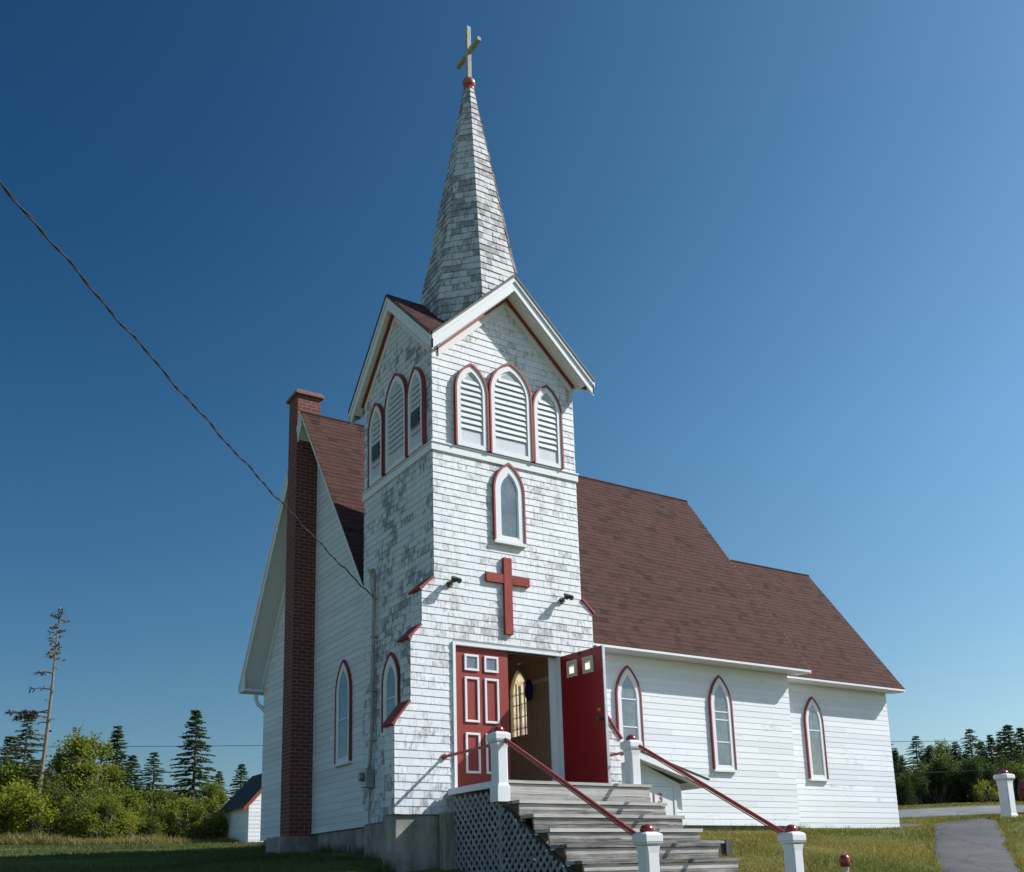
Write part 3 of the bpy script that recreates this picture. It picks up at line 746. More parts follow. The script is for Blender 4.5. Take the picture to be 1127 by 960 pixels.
# ---------------------------------------------------------------- nave and chancel
K = 1.064
kx = lambda v: CAM.x+K*(v-CAM.x)
ky = lambda v: CAM.y+K*(v-CAM.y)
kz = lambda v: CAM.z+K*(v-CAM.z)
XG, X1, X2 = kx(.03), kx(9.26), kx(13.54); Y0, Y1 = ky(1.62), ky(7.61); YR = ky(4.615); ZE, ZR = kz(2.767), kz(7.654); OE, OH = .37*K, .33*K; SN = (ZR-ZE)/(YR-(Y0-OE)); XO = kx(-.40)
YCN, YCF = ky(2.44), ky(6.79); ZE2, ZR2 = kz(2.818), kz(6.329); SC = (ZR2-ZE2)/(YR-(YCN-OE)); ZW = kz(-.43)
nz = lambda y: ZR-SN*abs(y-YR)
EC = .128
GAB = frame((XG, 0, 0), (0, 1, 0), (-1, 0, 0))
def gspan(z):
    a, b = Y0, Y1
    if z > nz(Y1)-.2: k = max(0, (ZR-.2-z)/SN); a, b = max(a, YR-k), min(b, YR+k)
    return a, b
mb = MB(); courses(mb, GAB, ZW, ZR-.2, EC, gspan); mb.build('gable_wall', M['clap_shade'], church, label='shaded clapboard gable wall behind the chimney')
NAV = frame((0, Y0, 0), (1, 0, 0), (0, -1, 0))
mb = MB(); courses(mb, NAV, ZW, ZE-.02, EC, lambda z: (XG, X1), t=.0085); mb.build('nave_wall', M['clap'], church, label='sunlit clapboard nave wall with two lancet windows')
CHN = frame((0, YCN, 0), (1, 0, 0), (0, -1, 0))
mb = MB(); courses(mb, CHN, ZW, ZE2-.02, EC, lambda z: (X1, X2), t=.0085); mb.build('chancel_wall', M['clap'], church, label='sunlit clapboard chancel wall with one lancet window')
NE_ = frame((X1, 0, 0), (0, 1, 0), (1, 0, 0))
def espan(z, ya, yb, zr, s):
    a, b = ya, yb; k = max(0, (zr-.2-z)/s); return max(a, YR-k), min(b, YR+k)
mb = MB(); courses(mb, NE_, ZW, ZR-.2, EC, lambda z: espan(z, Y0, Y1, ZR, SN)); mb.build('nave_end_wall', M['clap'], church)
CE = frame((X2, 0, 0), (0, 1, 0), (1, 0, 0))
mb = MB(); courses(mb, CE, ZW, ZR2-.2, EC, lambda z: espan(z, YCN, YCF, ZR2, SC)); mb.build('chancel_end_wall', M['clap'], church)
FAR = frame((0, Y1, 0), (1, 0, 0), (0, 1, 0)); mb = MB(); courses(mb, FAR, ZW, ZE-.02, EC, lambda z: (XG, X1)); 
courses(mb, frame((0, YCF, 0), (1, 0, 0), (0, 1, 0)), ZW, ZE2-.02, EC, lambda z: (X1, X2)); mb.build('back_wall', M['clap'], church)
YZ = lambda x0: (lambda u, z, d: Vector((d, u, z)))
co = MB(); F0 = lambda u, z, d: Vector((d, u, z))
i_ = .004
co.prism(F0, [(Y0+i_, ZW), (Y1-i_, ZW), (Y1-i_, nz(Y1)-.16), (YR, ZR-.16), (Y0+i_, nz(Y0)-.16)], XG+i_, X1-i_)
co.prism(F0, [(YCN+i_, ZW+.002), (YCF-i_, ZW+.002), (YCF-i_, ZR2-SC*(YCF-YR)-.16), (YR, ZR2-.16), (YCN+i_, ZR2-SC*(YR-YCN)-.16)], X1-i_, X2-i_)
co.build('nave_frame', M['trim'], church)
# roofs
rn = MB(); dk = MB()
Sn = Vector((0, 1, SN)).normalized(); Lr = math.hypot(YR-(Y0-OE), ZR-ZE)
s_cut = (D+.012-(Y0-OE))*math.hypot(1, SN)
roof_tabs(rn, (0, Y0-OE, ZE), (1, 0, 0), Sn, lambda s: (W+.01 if s < s_cut-.01 else XO, X1+OH), Lr)
yfe = 2*YR-(Y0-OE)
roof_tabs(rn, (0, yfe, ZE), (1, 0, 0), (0, -1, SN), lambda s: (XO, X1+OH), Lr)
rn.tube([(XO, YR, ZR+.0), (X1+OH, YR, ZR+.0)], .035, 6)
def slabs(m, x0, x1, ya, yb, zr, s):
    za, zb = zr-s*abs(ya-YR), zr-s*abs(yb-YR); t = .07
    m.prism(F0, [(ya, za-.004), (yb, zb-.004), (yb, zb-t), (ya, za-t)], x0, x1)
slabs(dk, W+.01, X1+OH-.01, Y0-OE+.01, D+.01, ZR, SN); slabs(dk, XO+.01, X1+OH-.01, D+.0105, YR, ZR, SN); slabs(dk, XO+.01, X1+OH-.01, YR+.0005, yfe-.01, ZR, SN)
nr = rn.build('nave_roof', M['roof'], church); dk.build('roof_deck', M['roof_edge'], nr)
rc = MB(); dk = MB(); Lc = math.hypot(YR-(YCN-OE), ZR2-ZE2); OH2 = .26*K
roof_tabs(rc, (0, YCN-OE, ZE2), (1, 0, 0), (0, 1, SC), lambda s: (X1-.02, X2+OH2), Lc)
roof_tabs(rc, (0, 2*YR-(YCN-OE), ZE2), (1, 0, 0), (0, -1, SC), lambda s: (X1-.02, X2+OH2), Lc)
rc.tube([(X1, YR, ZR2), (X2+OH2, YR, ZR2)], .035, 6)
slabs(dk, X1+.01, X2+OH2-.01, YCN-OE+.01, YR-.0005, ZR2, SC); slabs(dk, X1+.01, X2+OH2-.01, YR, 2*YR-(YCN-OE)-.01, ZR2, SC)
cr = rc.build('chancel_roof', M['roof'], church); dk.build('roof_deck', M['roof_edge'], cr)
# eaves: soffit and thin fascia
ev = MB()
ev.box(W+.012, X1+OH-.012, Y0-OE+.012, Y0-.02, ZE-.06, ZE-.03); ev.box(W+.012, X1+OH-.014, Y0-OE-.012, Y0-OE+.011, ZE-.055, ZE-.010)
ev.box(X1+OH+.001, X2+OH2-.012, YCN-OE+.012, YCN-.02, ZE2-.06, ZE2-.03); ev.box(X1+.02, X2+OH2-.014, YCN-OE-.012, YCN-OE+.011, ZE2-.055, ZE2-.010)
ev.box(X1+.02, X1+OH, YCN-OE+.012, YCN-.02, ZE2-.061, ZE2-.031)
ev.box(XO+.03, X1+OH-.012, Y1+.02, yfe-.012, ZE-.10, ZE-.06); ev.box(XO+.03, X1+OH-.014, yfe-.011, yfe+.012, ZE-.12, ZE-.012)
build_each(ev, 'eave', M['trim'], church)
# rakes of the gables
rk = MB(); sf = MB()
def eclip(ya, za, h0, h1, zb_, s):
    return [(ya, za-h0), (ya, max(za-h1, min(za-h0-.01, zb_)))]
def rake(ya, yb, zr, s, xo, xw, sg, zlow=-9, thin=False):     # xo outer x, xw wall x
    if thin:
        za, zb = zr-s*abs(ya-YR), zr-s*abs(yb-YR); x0, x1 = sorted((xo, xo+sg*.025))
        rk.prism(F0, [(ya, za-.03), (yb, zb-.03), (yb, zb-.10), (ya, za-.10)], x0, x1); return
    lo_b = zr-s*abs(ya-YR) < zr-s*abs(yb-YR)
    def poly(h0, h1):
        za, zb = zr-s*abs(ya-YR), zr-s*abs(yb-YR)
        (yl, zl), (yh, zh) = ((ya, za), (yb, zb)) if lo_b else ((yb, zb), (ya, za))
        if zl-h1 >= zlow: return [(yl, zl-h0), (yh, zh-h0), (yh, zh-h1), (yl, zl-h1)]
        yc = yl+(yh-yl)*((zlow+h1-zl)/(zh-zl))
        if zl-h0 > zlow: return [(yl, zl-h0), (yh, zh-h0), (yh, zh-h1), (yc, zlow), (yl, zlow)]
        y0 = yl+(yh-yl)*((zlow+h0-zl)/(zh-zl)); return [(y0, zlow), (yh, zh-h0), (yh, zh-h1), (yc, zlow)]
    for (d0, d1, h0, h1, m) in ((0, .028, .012, .30, rk), (-.02, -.001, .008, .10, rk)):
        x0, x1 = sorted((xo+sg*d0, xo+sg*d1)); m.prism(F0, poly(h0, h1), x0, x1)
    x0, x1 = sorted((xo+sg*.03, xw-sg*.002)); sf.prism(F0, poly(.22, .25), x0, x1)
    x0, x1 = sorted((xw-sg*.03, xw-sg*.001)); sf.prism(F0, poly(.252, .55), x0, x1)
    return
    for (a, b, d0, d1, h0, h1, m) in ():
        za, zb = zr-s*abs(ya-YR), zr-s*abs(yb-YR); x0, x1 = sorted((xo+sg*d0, xo+sg*d1))
        m.prism(F0, [(ya, za-h0), (yb, zb-h0), (yb, zb-h1), (ya, za-h1)], x0, x1)
    za, zb = zr-s*abs(ya-YR), zr-s*abs(yb-YR); x0, x1 = sorted((xo+sg*.03, xw-sg*.002)); sf.prism(F0, [(ya, za-.22), (yb, zb-.22), (yb, zb-.25), (ya, za-.25)], x0, x1)
    x0, x1 = sorted((xw-sg*.03, xw-sg*.001)); sf.prism(F0, [(ya, za-.252), (yb, zb-.252), (yb, zb-.55), (ya, za-.55)], x0, x1)
CHY0, CHY1 = ky(4.80), ky(4.80)+.50
rake(D+.02, YR, ZR, SN, XO, XG, 1, thin=True); rake(YR, CHY0-.004, ZR, SN, XO, XG, 1); rake(CHY1+.01, yfe-.01, ZR, SN, XO, XG, 1, ZE-.12)
rake(Y0-OE+.01, YR, ZR, SN, X1+OH-.005, X1, -1, ZE-.07); rake(YR+.001, yfe-.01, ZR, SN, X1+OH-.005, X1, -1, ZE-.07)
rake(YCN-OE+.01, YR, ZR2, SC, X2+OH2-.005, X2, -1, ZE2-.07); rake(YR+.001, 2*YR-YCN+OE-.01, ZR2, SC, X2+OH2-.005, X2, -1, ZE2-.07)
# boxed return at the far eave
rk.prism(F0, [(Y1+.02, ZE-.12), (yfe, ZE-.12), (yfe, ZE-.03), (Y1+.02, nz(Y1)-.26)], XO+.004, XO+.026)
sf.box(XO+.03, XG-.005, Y1-.01, yfe-.02, ZE-.125, ZE-.10)
build_each(rk, 'rake_board', M['trim'], church); build_each(sf, 'soffit', M['trim'], church)
ds = MB(); ds.tube([(XG-.14, yfe-.25, ZE-.12), (XG-.14, yfe-.25, ZE-.28), (XG-.10, yfe-.30, ZE-.40), (XG, Y1+.09, ZE-.47), (XG+.08, Y1+.08, ZE-.60), (XG+.08, Y1+.08, -.3)], .045, 10); ds.build('downspout', M['trim'], church, smooth=True)
# nave and chancel windows
lancet_window(church, NAV, kx(4.92), .30*K, kz(.64), kz(1.90), kz(2.51), bars=(kz(1.35), kz(1.87),), casing=.088)
lancet_window(church, NAV, kx(7.25), .30*K, kz(.64), kz(1.90), kz(2.52), bars=(kz(1.18), kz(1.62), kz(1.78),), casing=.088)
lancet_window(church, CHN, kx(10.88), .30*K, kz(.64), kz(1.88), kz(2.49), bars=(kz(1.72),), casing=.088)
lancet_window(church, GAB, ky(3.345), .325*K, kz(.70), kz(1.90), kz(2.51), bars=(kz(1.45),), casing=.088)
0 and lancet_window(church, GAB, ky(6.35), .325*K, kz(.70), kz(1.90), kz(2.51), bars=(kz(1.45),), casing=.088)
# foundation
fd = MB()
fd.box(-A3+.03, W+A3-.03, .03, BW+.15, -2.6, ZBASE-.004); fd.box(.02, W-.02, BW+.15, D, -2.6, ZBASE-.004)
fd.box(XG+.05, X1-.05, Y0+.05, Y1-.05, -1.9, ZW-.004); fd.box(X1-.05, X2-.06, YCN+.06, YCF-.06, -1.6, ZW-.004)
fd.box(XO-.24, XG+.05, CHY0-.15, CHY1+.10, -1.7, kz(-.49)+.012)
fd.build('foundation', M['concrete'], church, bevel=.012)
# chimney with brick UVs
ch = bpy.data.meshes.new('chimney'); bmq = bmesh.new(); uvl = bmq.loops.layers.uv.new('UVMap')
def ubox(x0, x1, y0, y1, z0, z1):
    P = [(x0, y0, z0), (x1, y0, z0), (x1, y1, z0), (x0, y1, z0), (x0, y0, z1), (x1, y0, z1), (x1, y1, z1), (x0, y1, z1)]; V = [bmq.verts.new(p) for p in P]
    for f, ax_ in (((0, 1, 5, 4), 0), ((1, 2, 6, 5), 1), ((2, 3, 7, 6), 0), ((3, 0, 4, 7), 1), ((4, 5, 6, 7), 2), ((3, 2, 1, 0), 2)):
        fc = bmq.faces.new([V[k] for k in f])
        for l in fc.loops:
            c = l.vert.co; l[uvl].uv = (c.x, c.z) if ax_ == 0 else ((c.y, c.z) if ax_ == 1 else (c.x, c.y))
ubox(XO, XG+.01, CHY0, CHY1, kz(-.49), kz(6.9)); ubox(XO-.002, XG+.04, CHY0-.002, CHY1+.002, kz(6.9), kz(8.12))
bmesh.ops.recalc_face_normals(bmq, faces=bmq.faces[:]); bmq.to_mesh(ch); bmq.free(); ch.materials.append(M['brick'])
cho = bpy.data.objects.new('chimney', ch); COL.objects.link(cho); cho.parent = church
mb = MB(); q_ = kz(8.12); mb.box(XO-.06, XG+.10, CHY0-.06, CHY1+.06, q_+.001, q_+.07); mb.box(XO-.03, XG+.07, CHY0-.03, CHY1+.03, q_+.0705, q_+.11); mb.build('chimney_cap', M['cap_clay'], cho, bevel=.008)
# cellar entrance against the nave wall
BY = 1.38; BF = frame((0, BY, 0), (1, 0, 0), (0, -1, 0)); KB = 1.058
bx = lambda v: CAM.x+KB*(v-CAM.x)
bz = lambda v: CAM.z+KB*(v-CAM.z)
bl_, br_, bp = bx(2.95), bx(5.18), bx(4.05)
mb = MB(); courses(mb, BF, bz(-.75), bz(.60), EC, lambda z: (bl_, br_) if z < bz(.15) else (max(bl_, bp-(bz(.66)-z)*2.5), min(br_, bp+(bz(.66)-z)*2.5)))
courses(mb, frame((br_, 0, 0), (0, 1, 0), (1, 0, 0)), bz(-.75), bz(.10), EC, lambda z: (BY, Y0)); bh = mb.build('cellar_entrance', M['clap'], church, label='low gabled cellar entrance beside the stairs')
PX = lambda u, z, d: Vector((u, d, z))
mb = MB(); mb.prism(PX, [(bl_+.01, -1.2), (br_-.01, -1.2), (br_-.01, bz(.12)), (bp, bz(.62)), (bl_+.01, bz(.12))], BY+.004, Y0); mb.build('frame', M['trim'], bh)
xr_, xl_ = bx(5.66), bx(2.50)
mb = MB()
for xe in (xr_, xl_): mb.prism(PX, [(bp, bz(.76)), (xe, bz(.30)), (xe, bz(.275)), (bp, bz(.735))], BY-.25, Y0-.02)
build_each(mb, 'roof', M['roof_dark'], bh)
mb = MB()
for xe, sg in ((xr_-.02, 1), (xl_+.02, -1)):
    mb.prism(PX, [(bp, bz(.733)), (xe, bz(.273)), (xe, bz(.15)), (bp, bz(.61))], BY-.24, BY-.215)
    mb.prism(PX, [(bp, bz(.65)), (xe-sg*.01, bz(.19)), (xe-sg*.01, bz(.165)), (bp, bz(.625))], BY-.214, BY-.002)
mb.box(xr_-.045, xr_-.02, BY-.21, Y0-.03, bz(.15), bz(.268))
build_each(mb, 'fascia', M['trim'], bh)
mb = MB(); mb.fbox(BF, bx(4.10), bx(4.98), bz(-.75), bz(.16), .02, .045); hd = mb.build('hatch', M['trim'], bh, bevel=.004)
mb = MB(); mb.fbox(BF, bx(4.965), bx(5.02), bz(-.76), bz(.20), .019, .06); mb.fbox(BF, bx(4.06), bx(4.964), bz(.161), bz(.20), .019, .06); build_each(mb, 'casing', M['post'], bh)
cu = bpy.data.curves.new('house_number', 'FONT'); cu.body = '13'; cu.size = .25; cu.extrude = .004; cu.space_character = 1.25
to = bpy.data.objects.new('tmp_text', cu); COL.objects.link(to); bpy.context.view_layer.update()
dg = bpy.context.evaluated_depsgraph_get(); tm = bpy.data.meshes.new_from_object(to.evaluated_get(dg)); COL.objects.unlink(to); bpy.data.objects.remove(to)
tm.transform(Matrix.Translation((bx(4.46), BY-.052, bz(-.115))) @ Matrix.Rotation(R(90), 4, 'X')); tm.materials.append(M['faded'])
no = bpy.data.objects.new('house_number', tm); COL.objects.link(no); no.parent = bh

# ================================================================= STAIRS
stairs = thing('staircase', 'weathered grey wooden staircase with white newel posts and red pipe handrails', 'staircase', (0, 0, 0))
SX0, SX1 = .20, 2.69
def planks(m, x0, x1, y0, y1, z0, z1, axis, n, gap=.006):
    for k in range(n):
        q = rng.random()
        if axis == 'y': a = y0+(y1-y0)*k/n; b = y0+(y1-y0)*(k+1)/n-gap; m.box(x0+rng.uniform(-.022, .012), x1+rng.uniform(-.012, .022), a, b, z0, z1+rng.uniform(-.003, .003), q)
        else: a = z0+(z1-z0)*k/n; b = z0+(z1-z0)*(k+1)/n-gap; m.box(x0+rng.uniform(-.006, .014), x1+rng.uniform(-.014, .006), y0+rng.uniform(-.004, .004), y1, a, b, q)
def mat_weather():
    m, nt, b = newmat('sun bleached stair boards'); a = attr(nt)
    n = noise(nt, coords(nt, (1.1, 34, 34)), 2.0, 8, .72); n2 = noise(nt, coords(nt), 3.0, 4, .6)
    s = math_(nt, 'ADD', math_(nt, 'MULTIPLY', n, .6), math_(nt, 'ADD', math_(nt, 'MULTIPLY', n2, .18), math_(nt, 'MULTIPLY', a, .25)))
    c = ramp(nt, s, [(.32, (.06, .056, .051)), (.42, (.185, .176, .163)), (.50, (.335, .32, .298)), (.64, (.51, .485, .45))])
    nt.links.new(c.outputs[0], b.inputs['Base Color']); b.inputs['Roughness'].default_value = .9; b.inputs['Specular IOR Level'].default_value = .15; bump(nt, b, n, .5, .006)
    return m
M['stair'] = mat_weather()
mb = MB(); planks(mb, SX0, SX1, -1.53, -.08, -.09, -.05, 'y', 10); planks(mb, SX0+.01, SX1-.01, -1.51, -1.475, -.36, -.095, 'z', 2); mb.build('landing', M['stair'], stairs)
for k in range(1, 10):
    zt = -.335-.2*(k-1); yf = -1.53-.33*k
    mb = MB(); planks(mb, SX0, SX1, yf, yf+.34, zt-.042, zt, 'y', 2); planks(mb, SX0+.012, SX1-.012, yf+.025, yf+.055, zt-.2, zt-.046, 'z', 2)
    mb.build('step', M['stair'], stairs)
mb = MB()
for x in (SX0+.03, (SX0+SX1)/2, SX1-.08):
    mb.prism(lambda u, z, d: Vector((d, u, z)), [(-.1, -.38), (-1.46, -.38), (-4.5, -2.20), (-4.1, -2.25), (-1.46, -.68), (-.1, -.68)], x, x+.045)
mb.box(SX0+.02, SX0+.12, -1.44, -1.34, -2.4, -.40); mb.box(SX1-.12, SX1-.02, -1.44, -1.34, -2.4, -.40); mb.box(SX1-.13, SX1-.03, -.2, -.1, -2.4, -.4)
build_each(mb, 'stringer', M['weathered_dark'], stairs)
M['weathered_post'] = mat_plain('grey weathered post', (.26, .235, .20), .9, .45, 3, .2, (9, 9, 1.0), .5)
mb = MB(); mb.box(.02, .335, -.20, -.03, -2.4, -.38); mb.build('support_post', M['weathered_post'], stairs, bevel=.01)
mb = MB(); mb.box(SX0-.055, SX0-.026, -1.34, -.09, -.135, -.046); mb.build('landing_trim', M['post'], stairs)
def clip_line(poly, n, c):
    pts = []
    for i in range(len(poly)):
        a, b = Vector(poly[i]), Vector(poly[(i+1) % len(poly)]); da, db = a.dot(n)-c, b.dot(n)-c
        if (da <= 0) != (db <= 0): pts.append(a+(b-a)*(da/(da-db)))
    return pts if len(pts) == 2 else None
def lattice(name, poly, x, flip):
    mb = MB(); sp = .125; w = .019
    for li, n in enumerate((Vector((1, 1)).normalized(), Vector((1, -1)).normalized())[::-1 if flip else 1]):
        ds = [Vector(p).dot(n) for p in poly]; c = min(ds)+.03
        while c < max(ds):
            L = clip_line(poly, n, c); c += sp*.80
            if not L or (L[1]-L[0]).length < .08: continue
            d = (L[1]-L[0]).normalized(); q = Vector((-d.y, d.x))*w; x0 = x-.004-li*.011; x1 = x0-.010
            P = [L[0]-q, L[1]-q, L[1]+q, L[0]+q]
            mb.hexa([(x0, p.x, p.y) for p in P]+[(x1, p.x, p.y) for p in P])
    mb.build(name, M['lattice'], stairs)
lattice('lattice_panel', [(-.13, -.16), (-1.40, -.18), (-1.40, -2.3), (-.13, -2.3)], SX0, 0)
lattice('lattice_panel', [(-1.44, -.36), (-4.3, -2.10), (-1.44, -2.25)], SX0-.012, 1)
mb = MB(); mb.box(SX0-.03, SX0-.002, -1.455, -1.385, -2.3, -.36); mb.build('lattice_batten', M['lattice'], stairs)
def newel(x, y, ztop, hgt, name='newel_post', parent=None, s=1.0, topm=True):
    mb = MB(); a, b = .098*s, .088*s
    def sec(h, c): return [(h, -h+c), (h, h-c), (h-c, h), (-h+c, h), (-h, h-c), (-h, -h+c), (-h+c, -h), (h-c, -h)]
    lv = [(a, .006, 0), (a, .006, .16), (a, .012, .20), (b, .022, .25), (b, .022, hgt-.22), (a*.98, .01, hgt-.145)]
    prev = None
    for h, c, zz in lv:
        cur = [(x+u, y+v, ztop-hgt+zz) for u, v in sec(h, c)]
        if prev: 
            for i in range(8): mb.face([prev[i], prev[(i+1) % 8], cur[(i+1) % 8], cur[i]])
        prev = cur
    mb.face(prev); p = mb.build(name, M['post'], parent)
    c = MB(); h = .118*s; z = ztop-.11
    c.hexa([(x-a, y-a, z-.03), (x+a, y-a, z-.03), (x+a, y+a, z-.03), (x-a, y+a, z-.03), (x-h, y-h, z), (x+h, y-h, z), (x+h, y+h, z), (x-h, y+h, z)])
    c.box(x-h, x+h, y-h, y+h, z+.0005, z+.085); c.hexa([(x-h, y-h, z+.0855), (x+h, y-h, z+.0855), (x+h, y+h, z+.0855), (x-h, y+h, z+.0855)]+[(x-h*.62, y-h*.62, z+.11), (x+h*.62, y-h*.62, z+.11), (x+h*.62, y+h*.62, z+.11), (x-h*.62, y+h*.62, z+.11)])
    c.build('cap', M['post'], p, bevel=.01)
    q = MB(); q.lathe((x, y, ztop-.002), [(.070*s, 0), (.078*s, .018), (.076*s, .038), (.064*s, .064), (.04*s, .082), (.012*s, .09)], 18); q.build('ball', M['ball'], p, smooth=True)
    return p
newel(.165, -1.455, .585, .92, parent=stairs); newel(2.50, -1.36, .60, .92, parent=stairs)
newel(.18, -4.36, -.875, .95, parent=stairs); newel(2.50, -4.25, -.865, .95, parent=stairs)
for x, xe in ((.18, .127), (2.50, 3.07)):
    mb = MB(); ze_ = .43 if x < 1 else .56
    mb.tube([(xe, -.012, ze_-.01), (xe, -.06, ze_-.01), (x, -1.36, .445)], [.022, .022, .022], 10); mb.tube([(xe, -.01, ze_-.01), (xe, -.035, ze_-.01)], [.045, .045], 12)
    mb.build('handrail', M['rail'], stairs, smooth=False, label='short red rail from the wall to the upper newel')
    mb = MB(); mb.tube([(x+.02, -1.52, .50), (x+.02, -4.28, -.955)], .026, 10); mb.build('handrail', M['rail'], stairs, label='long sloping red pipe handrail')
    mb = MB(); mb.tube([(x+.02, -1.52, .455), (x+.02, -4.28, -1.00)], .008, 6); mb.build('rail_rod', M['rail'], stairs)

# timber box beside the stairs
p = Vector((4.25, -1.05, gz(4.25, -1.05)))
tb = thing('timber_box', 'dark weathered timber retaining box on the lawn right of the stairs', 'timber box', p)
def local(o):   # build in world coordinates, then parent
    return o
mb = MB(); mb.box(3.30, 4.52, -1.06, -1.02, -1.25, -.88); mb.box(4.47, 4.52, -1.02, .3, -1.2, -.86); build_each(mb, 'side_board', M['weathered_dark'], tb)
mb = MB(); mb.hexa([(3.3, -1.09, -.85), (4.56, -1.09, -.875), (4.56, -.86, -.875), (3.3, -.86, -.85), (3.3, -1.09, -.81), (4.56, -1.09, -.835), (4.56, -.86, -.835), (3.3, -.86, -.81)]); mb.build('top_board', M['weathered'], tb)
mb = MB(); mb.box(4.50, 4.64, -1.10, -.98, -1.5, -.82); mb.build('post', M['weathered_dark'], tb)

# ================================================================= things on the walls
mb = MB(); mb.box(1.205, 1.355, -.062, -.012, 2.35, 3.585); cr_ = mb.build('wall_cross', M['cross'], None, bevel=.004)
mb = MB(); mb.box(.885, 1.204, -.056, -.012, 3.16, 3.305); mb.box(1.356, 1.69, -.056, -.012, 3.16, 3.305); build_each(mb, 'arm', M['cross'], cr_, .004)
tag(cr_, 'plain red wooden cross fixed to the tower front above the doors', 'cross')
for x, lab in ((.28, 'small black floodlight on the tower front left of the red cross'), (2.345, 'small black floodlight on the tower front right of the red cross')):
    t = thing('floodlight', lab, 'floodlight', (x, 0, 3.08), 'floodlights on the tower front')
    mb = MB(); mb.tube([(x-.02, -.005, 3.03), (x-.02, -.045, 3.03)], [.05, .045], 12); mb.build('base_plate', M['black'], t)
    mb = MB(); mb.tube([(x-.02, -.04, 3.03), (x-.015, -.10, 3.06), (x-.01, -.14, 3.075)], .016, 8); mb.build('arm', M['black'], t)
    for dx in (-.055, .055):
        c = Vector((x+dx*.5, -.14, 3.085)); dr = Vector((dx*3.2, -.55, -.42)).normalized()
        mb = MB(); mb.tube([c-dr*.07, c-dr*.055, c-dr*.012, c, c+dr*.07, c+dr*.085], [.014, .023, .025, .032, .042, .040], 14); mb.build('lamp_head', M['black'], t)
        mb = MB(); mb.tube([c+dr*.074, c+dr*.083], [.036, .033], 14); mb.build('lens', M['clear'], t)
# service conduit, meter and cable
sv = thing('service_conduit', 'rusty grey electrical conduit and meter on the shaded tower side', 'electrical conduit', (-.08, 2.0, .3))
mb = MB(); mb.tube([(-.075, 2.12, .42), (-.075, 2.08, .60), (-.075, 2.02, 1.0), (-.075, 1.93, 3.58), (-.09, 1.93, 3.66), (-.13, 1.90, 3.70)], .03, 10); mb.build('pipe', M['rust'], sv, smooth=True)
mb = MB(); mb.tube([(-.085, 1.93, 3.60), (-.12, 1.90, 3.72), (-.20, 1.86, 3.68)], [.045, .05, .04], 10); mb.build('weatherhead', M['metal'], sv)
mb = MB(); mb.box(-.17, -.02, 2.03, 2.23, .16, .46); mb.build('meter_box', M['metal'], sv, bevel=.01)
mb = MB(); mb.tube([(-.17, 2.13, .33), (-.23, 2.13, .33), (-.245, 2.13, .33)], [.075, .07, .05], 16); mb.build('meter_dial', M['clear'], sv)
mb = MB(); mb.tube([(-.01, 2.0, 3.27), (-.09, 1.93, 3.27)], .02, 8); mb.tube([(-.09, 1.93, 3.25), (-.09, 1.93, 3.30)], .03, 8)
mb.tube([(-.09, 1.93, 3.27), (-.16, 1.88, 3.40), (-.18, 1.85, 3.64)], .009, 6); mb.tube([(-.05, 2.13, .18), (-.04, 2.2, -.3), (-.03, 2.12, -.8)], .012, 6)
for z in (.9, 1.7, 2.6): mb.box(-.11, -.005, 1.93+(3.4-z)*.035-.05, 1.93+(3.4-z)*.035+.05, z, z+.03)
mb.build('bracket', M['rust'], sv)
A_ = Vector((-.09, 1.93, 3.27)); r_ = ray(0, 200); B_ = CAM+r_*(9.0/r_.length); dv = B_-A_
PTS = [(0, 200), (75, 287), (130, 353), (185, 424), (240, 481), (300, 545), (355, 603), (411, 655)]
pts = []
for k in range(-45, 91):
    t = k/90; p = A_+dv*(1-t) if False else B_+(A_-B_)*t
    sag = 4*.10*t*(1-t); pts.append(p-Vector((0, 0, sag+.012*math.sin(k*.55)+.009*math.sin(k*1.3))))
mb = MB()
for ph in (0, math.pi):
    q = []
    for i, p in enumerate(pts):
        for h in range(3):
            if i+1 >= len(pts) and h: break
            pp = p if h == 0 else p.lerp(pts[i+1], h/3); a = (i*3+h)*.55+ph; q.append(pp+Vector((math.cos(a)*.0062, 0, math.sin(a)*.0062)))
    mb.tube(q, .0072, 6)
tag(mb.build('service_cable', M['cable']), 'black twisted overhead cable running from upper left down to the tower', 'overhead cable')
# coat inside
mb = MB(); Cn = Vector((XI-.09, 1.24, 1.98))
def coatsec(z, wy, wx): return [(Cn.x+wx*math.cos(a)*(1+.15*math.sin(5*a+z*9)), Cn.y+wy*math.sin(a)*(1+.1*math.cos(4*a+z*7)), Cn.z+z) for a in [2*math.pi*k/16 for k in range(16)]]
prev = None
for z, wy, wx in ((0, .02, .02), (-.03, .06, .035), (-.10, .085, .05), (-.22, .095, .055), (-.31, .07, .05), (-.36, .03, .025)):
    cur = coatsec(z, wy, wx)
    if prev:
        for i in range(16): mb.face([prev[i], prev[(i+1) % 16], cur[(i+1) % 16], cur[i]])
    prev = cur
mb.face(prev)
tag(mb.build('coat', M['coat'], smooth=True), 'navy blue coat hanging on the peg rail inside the doorway', 'coat')

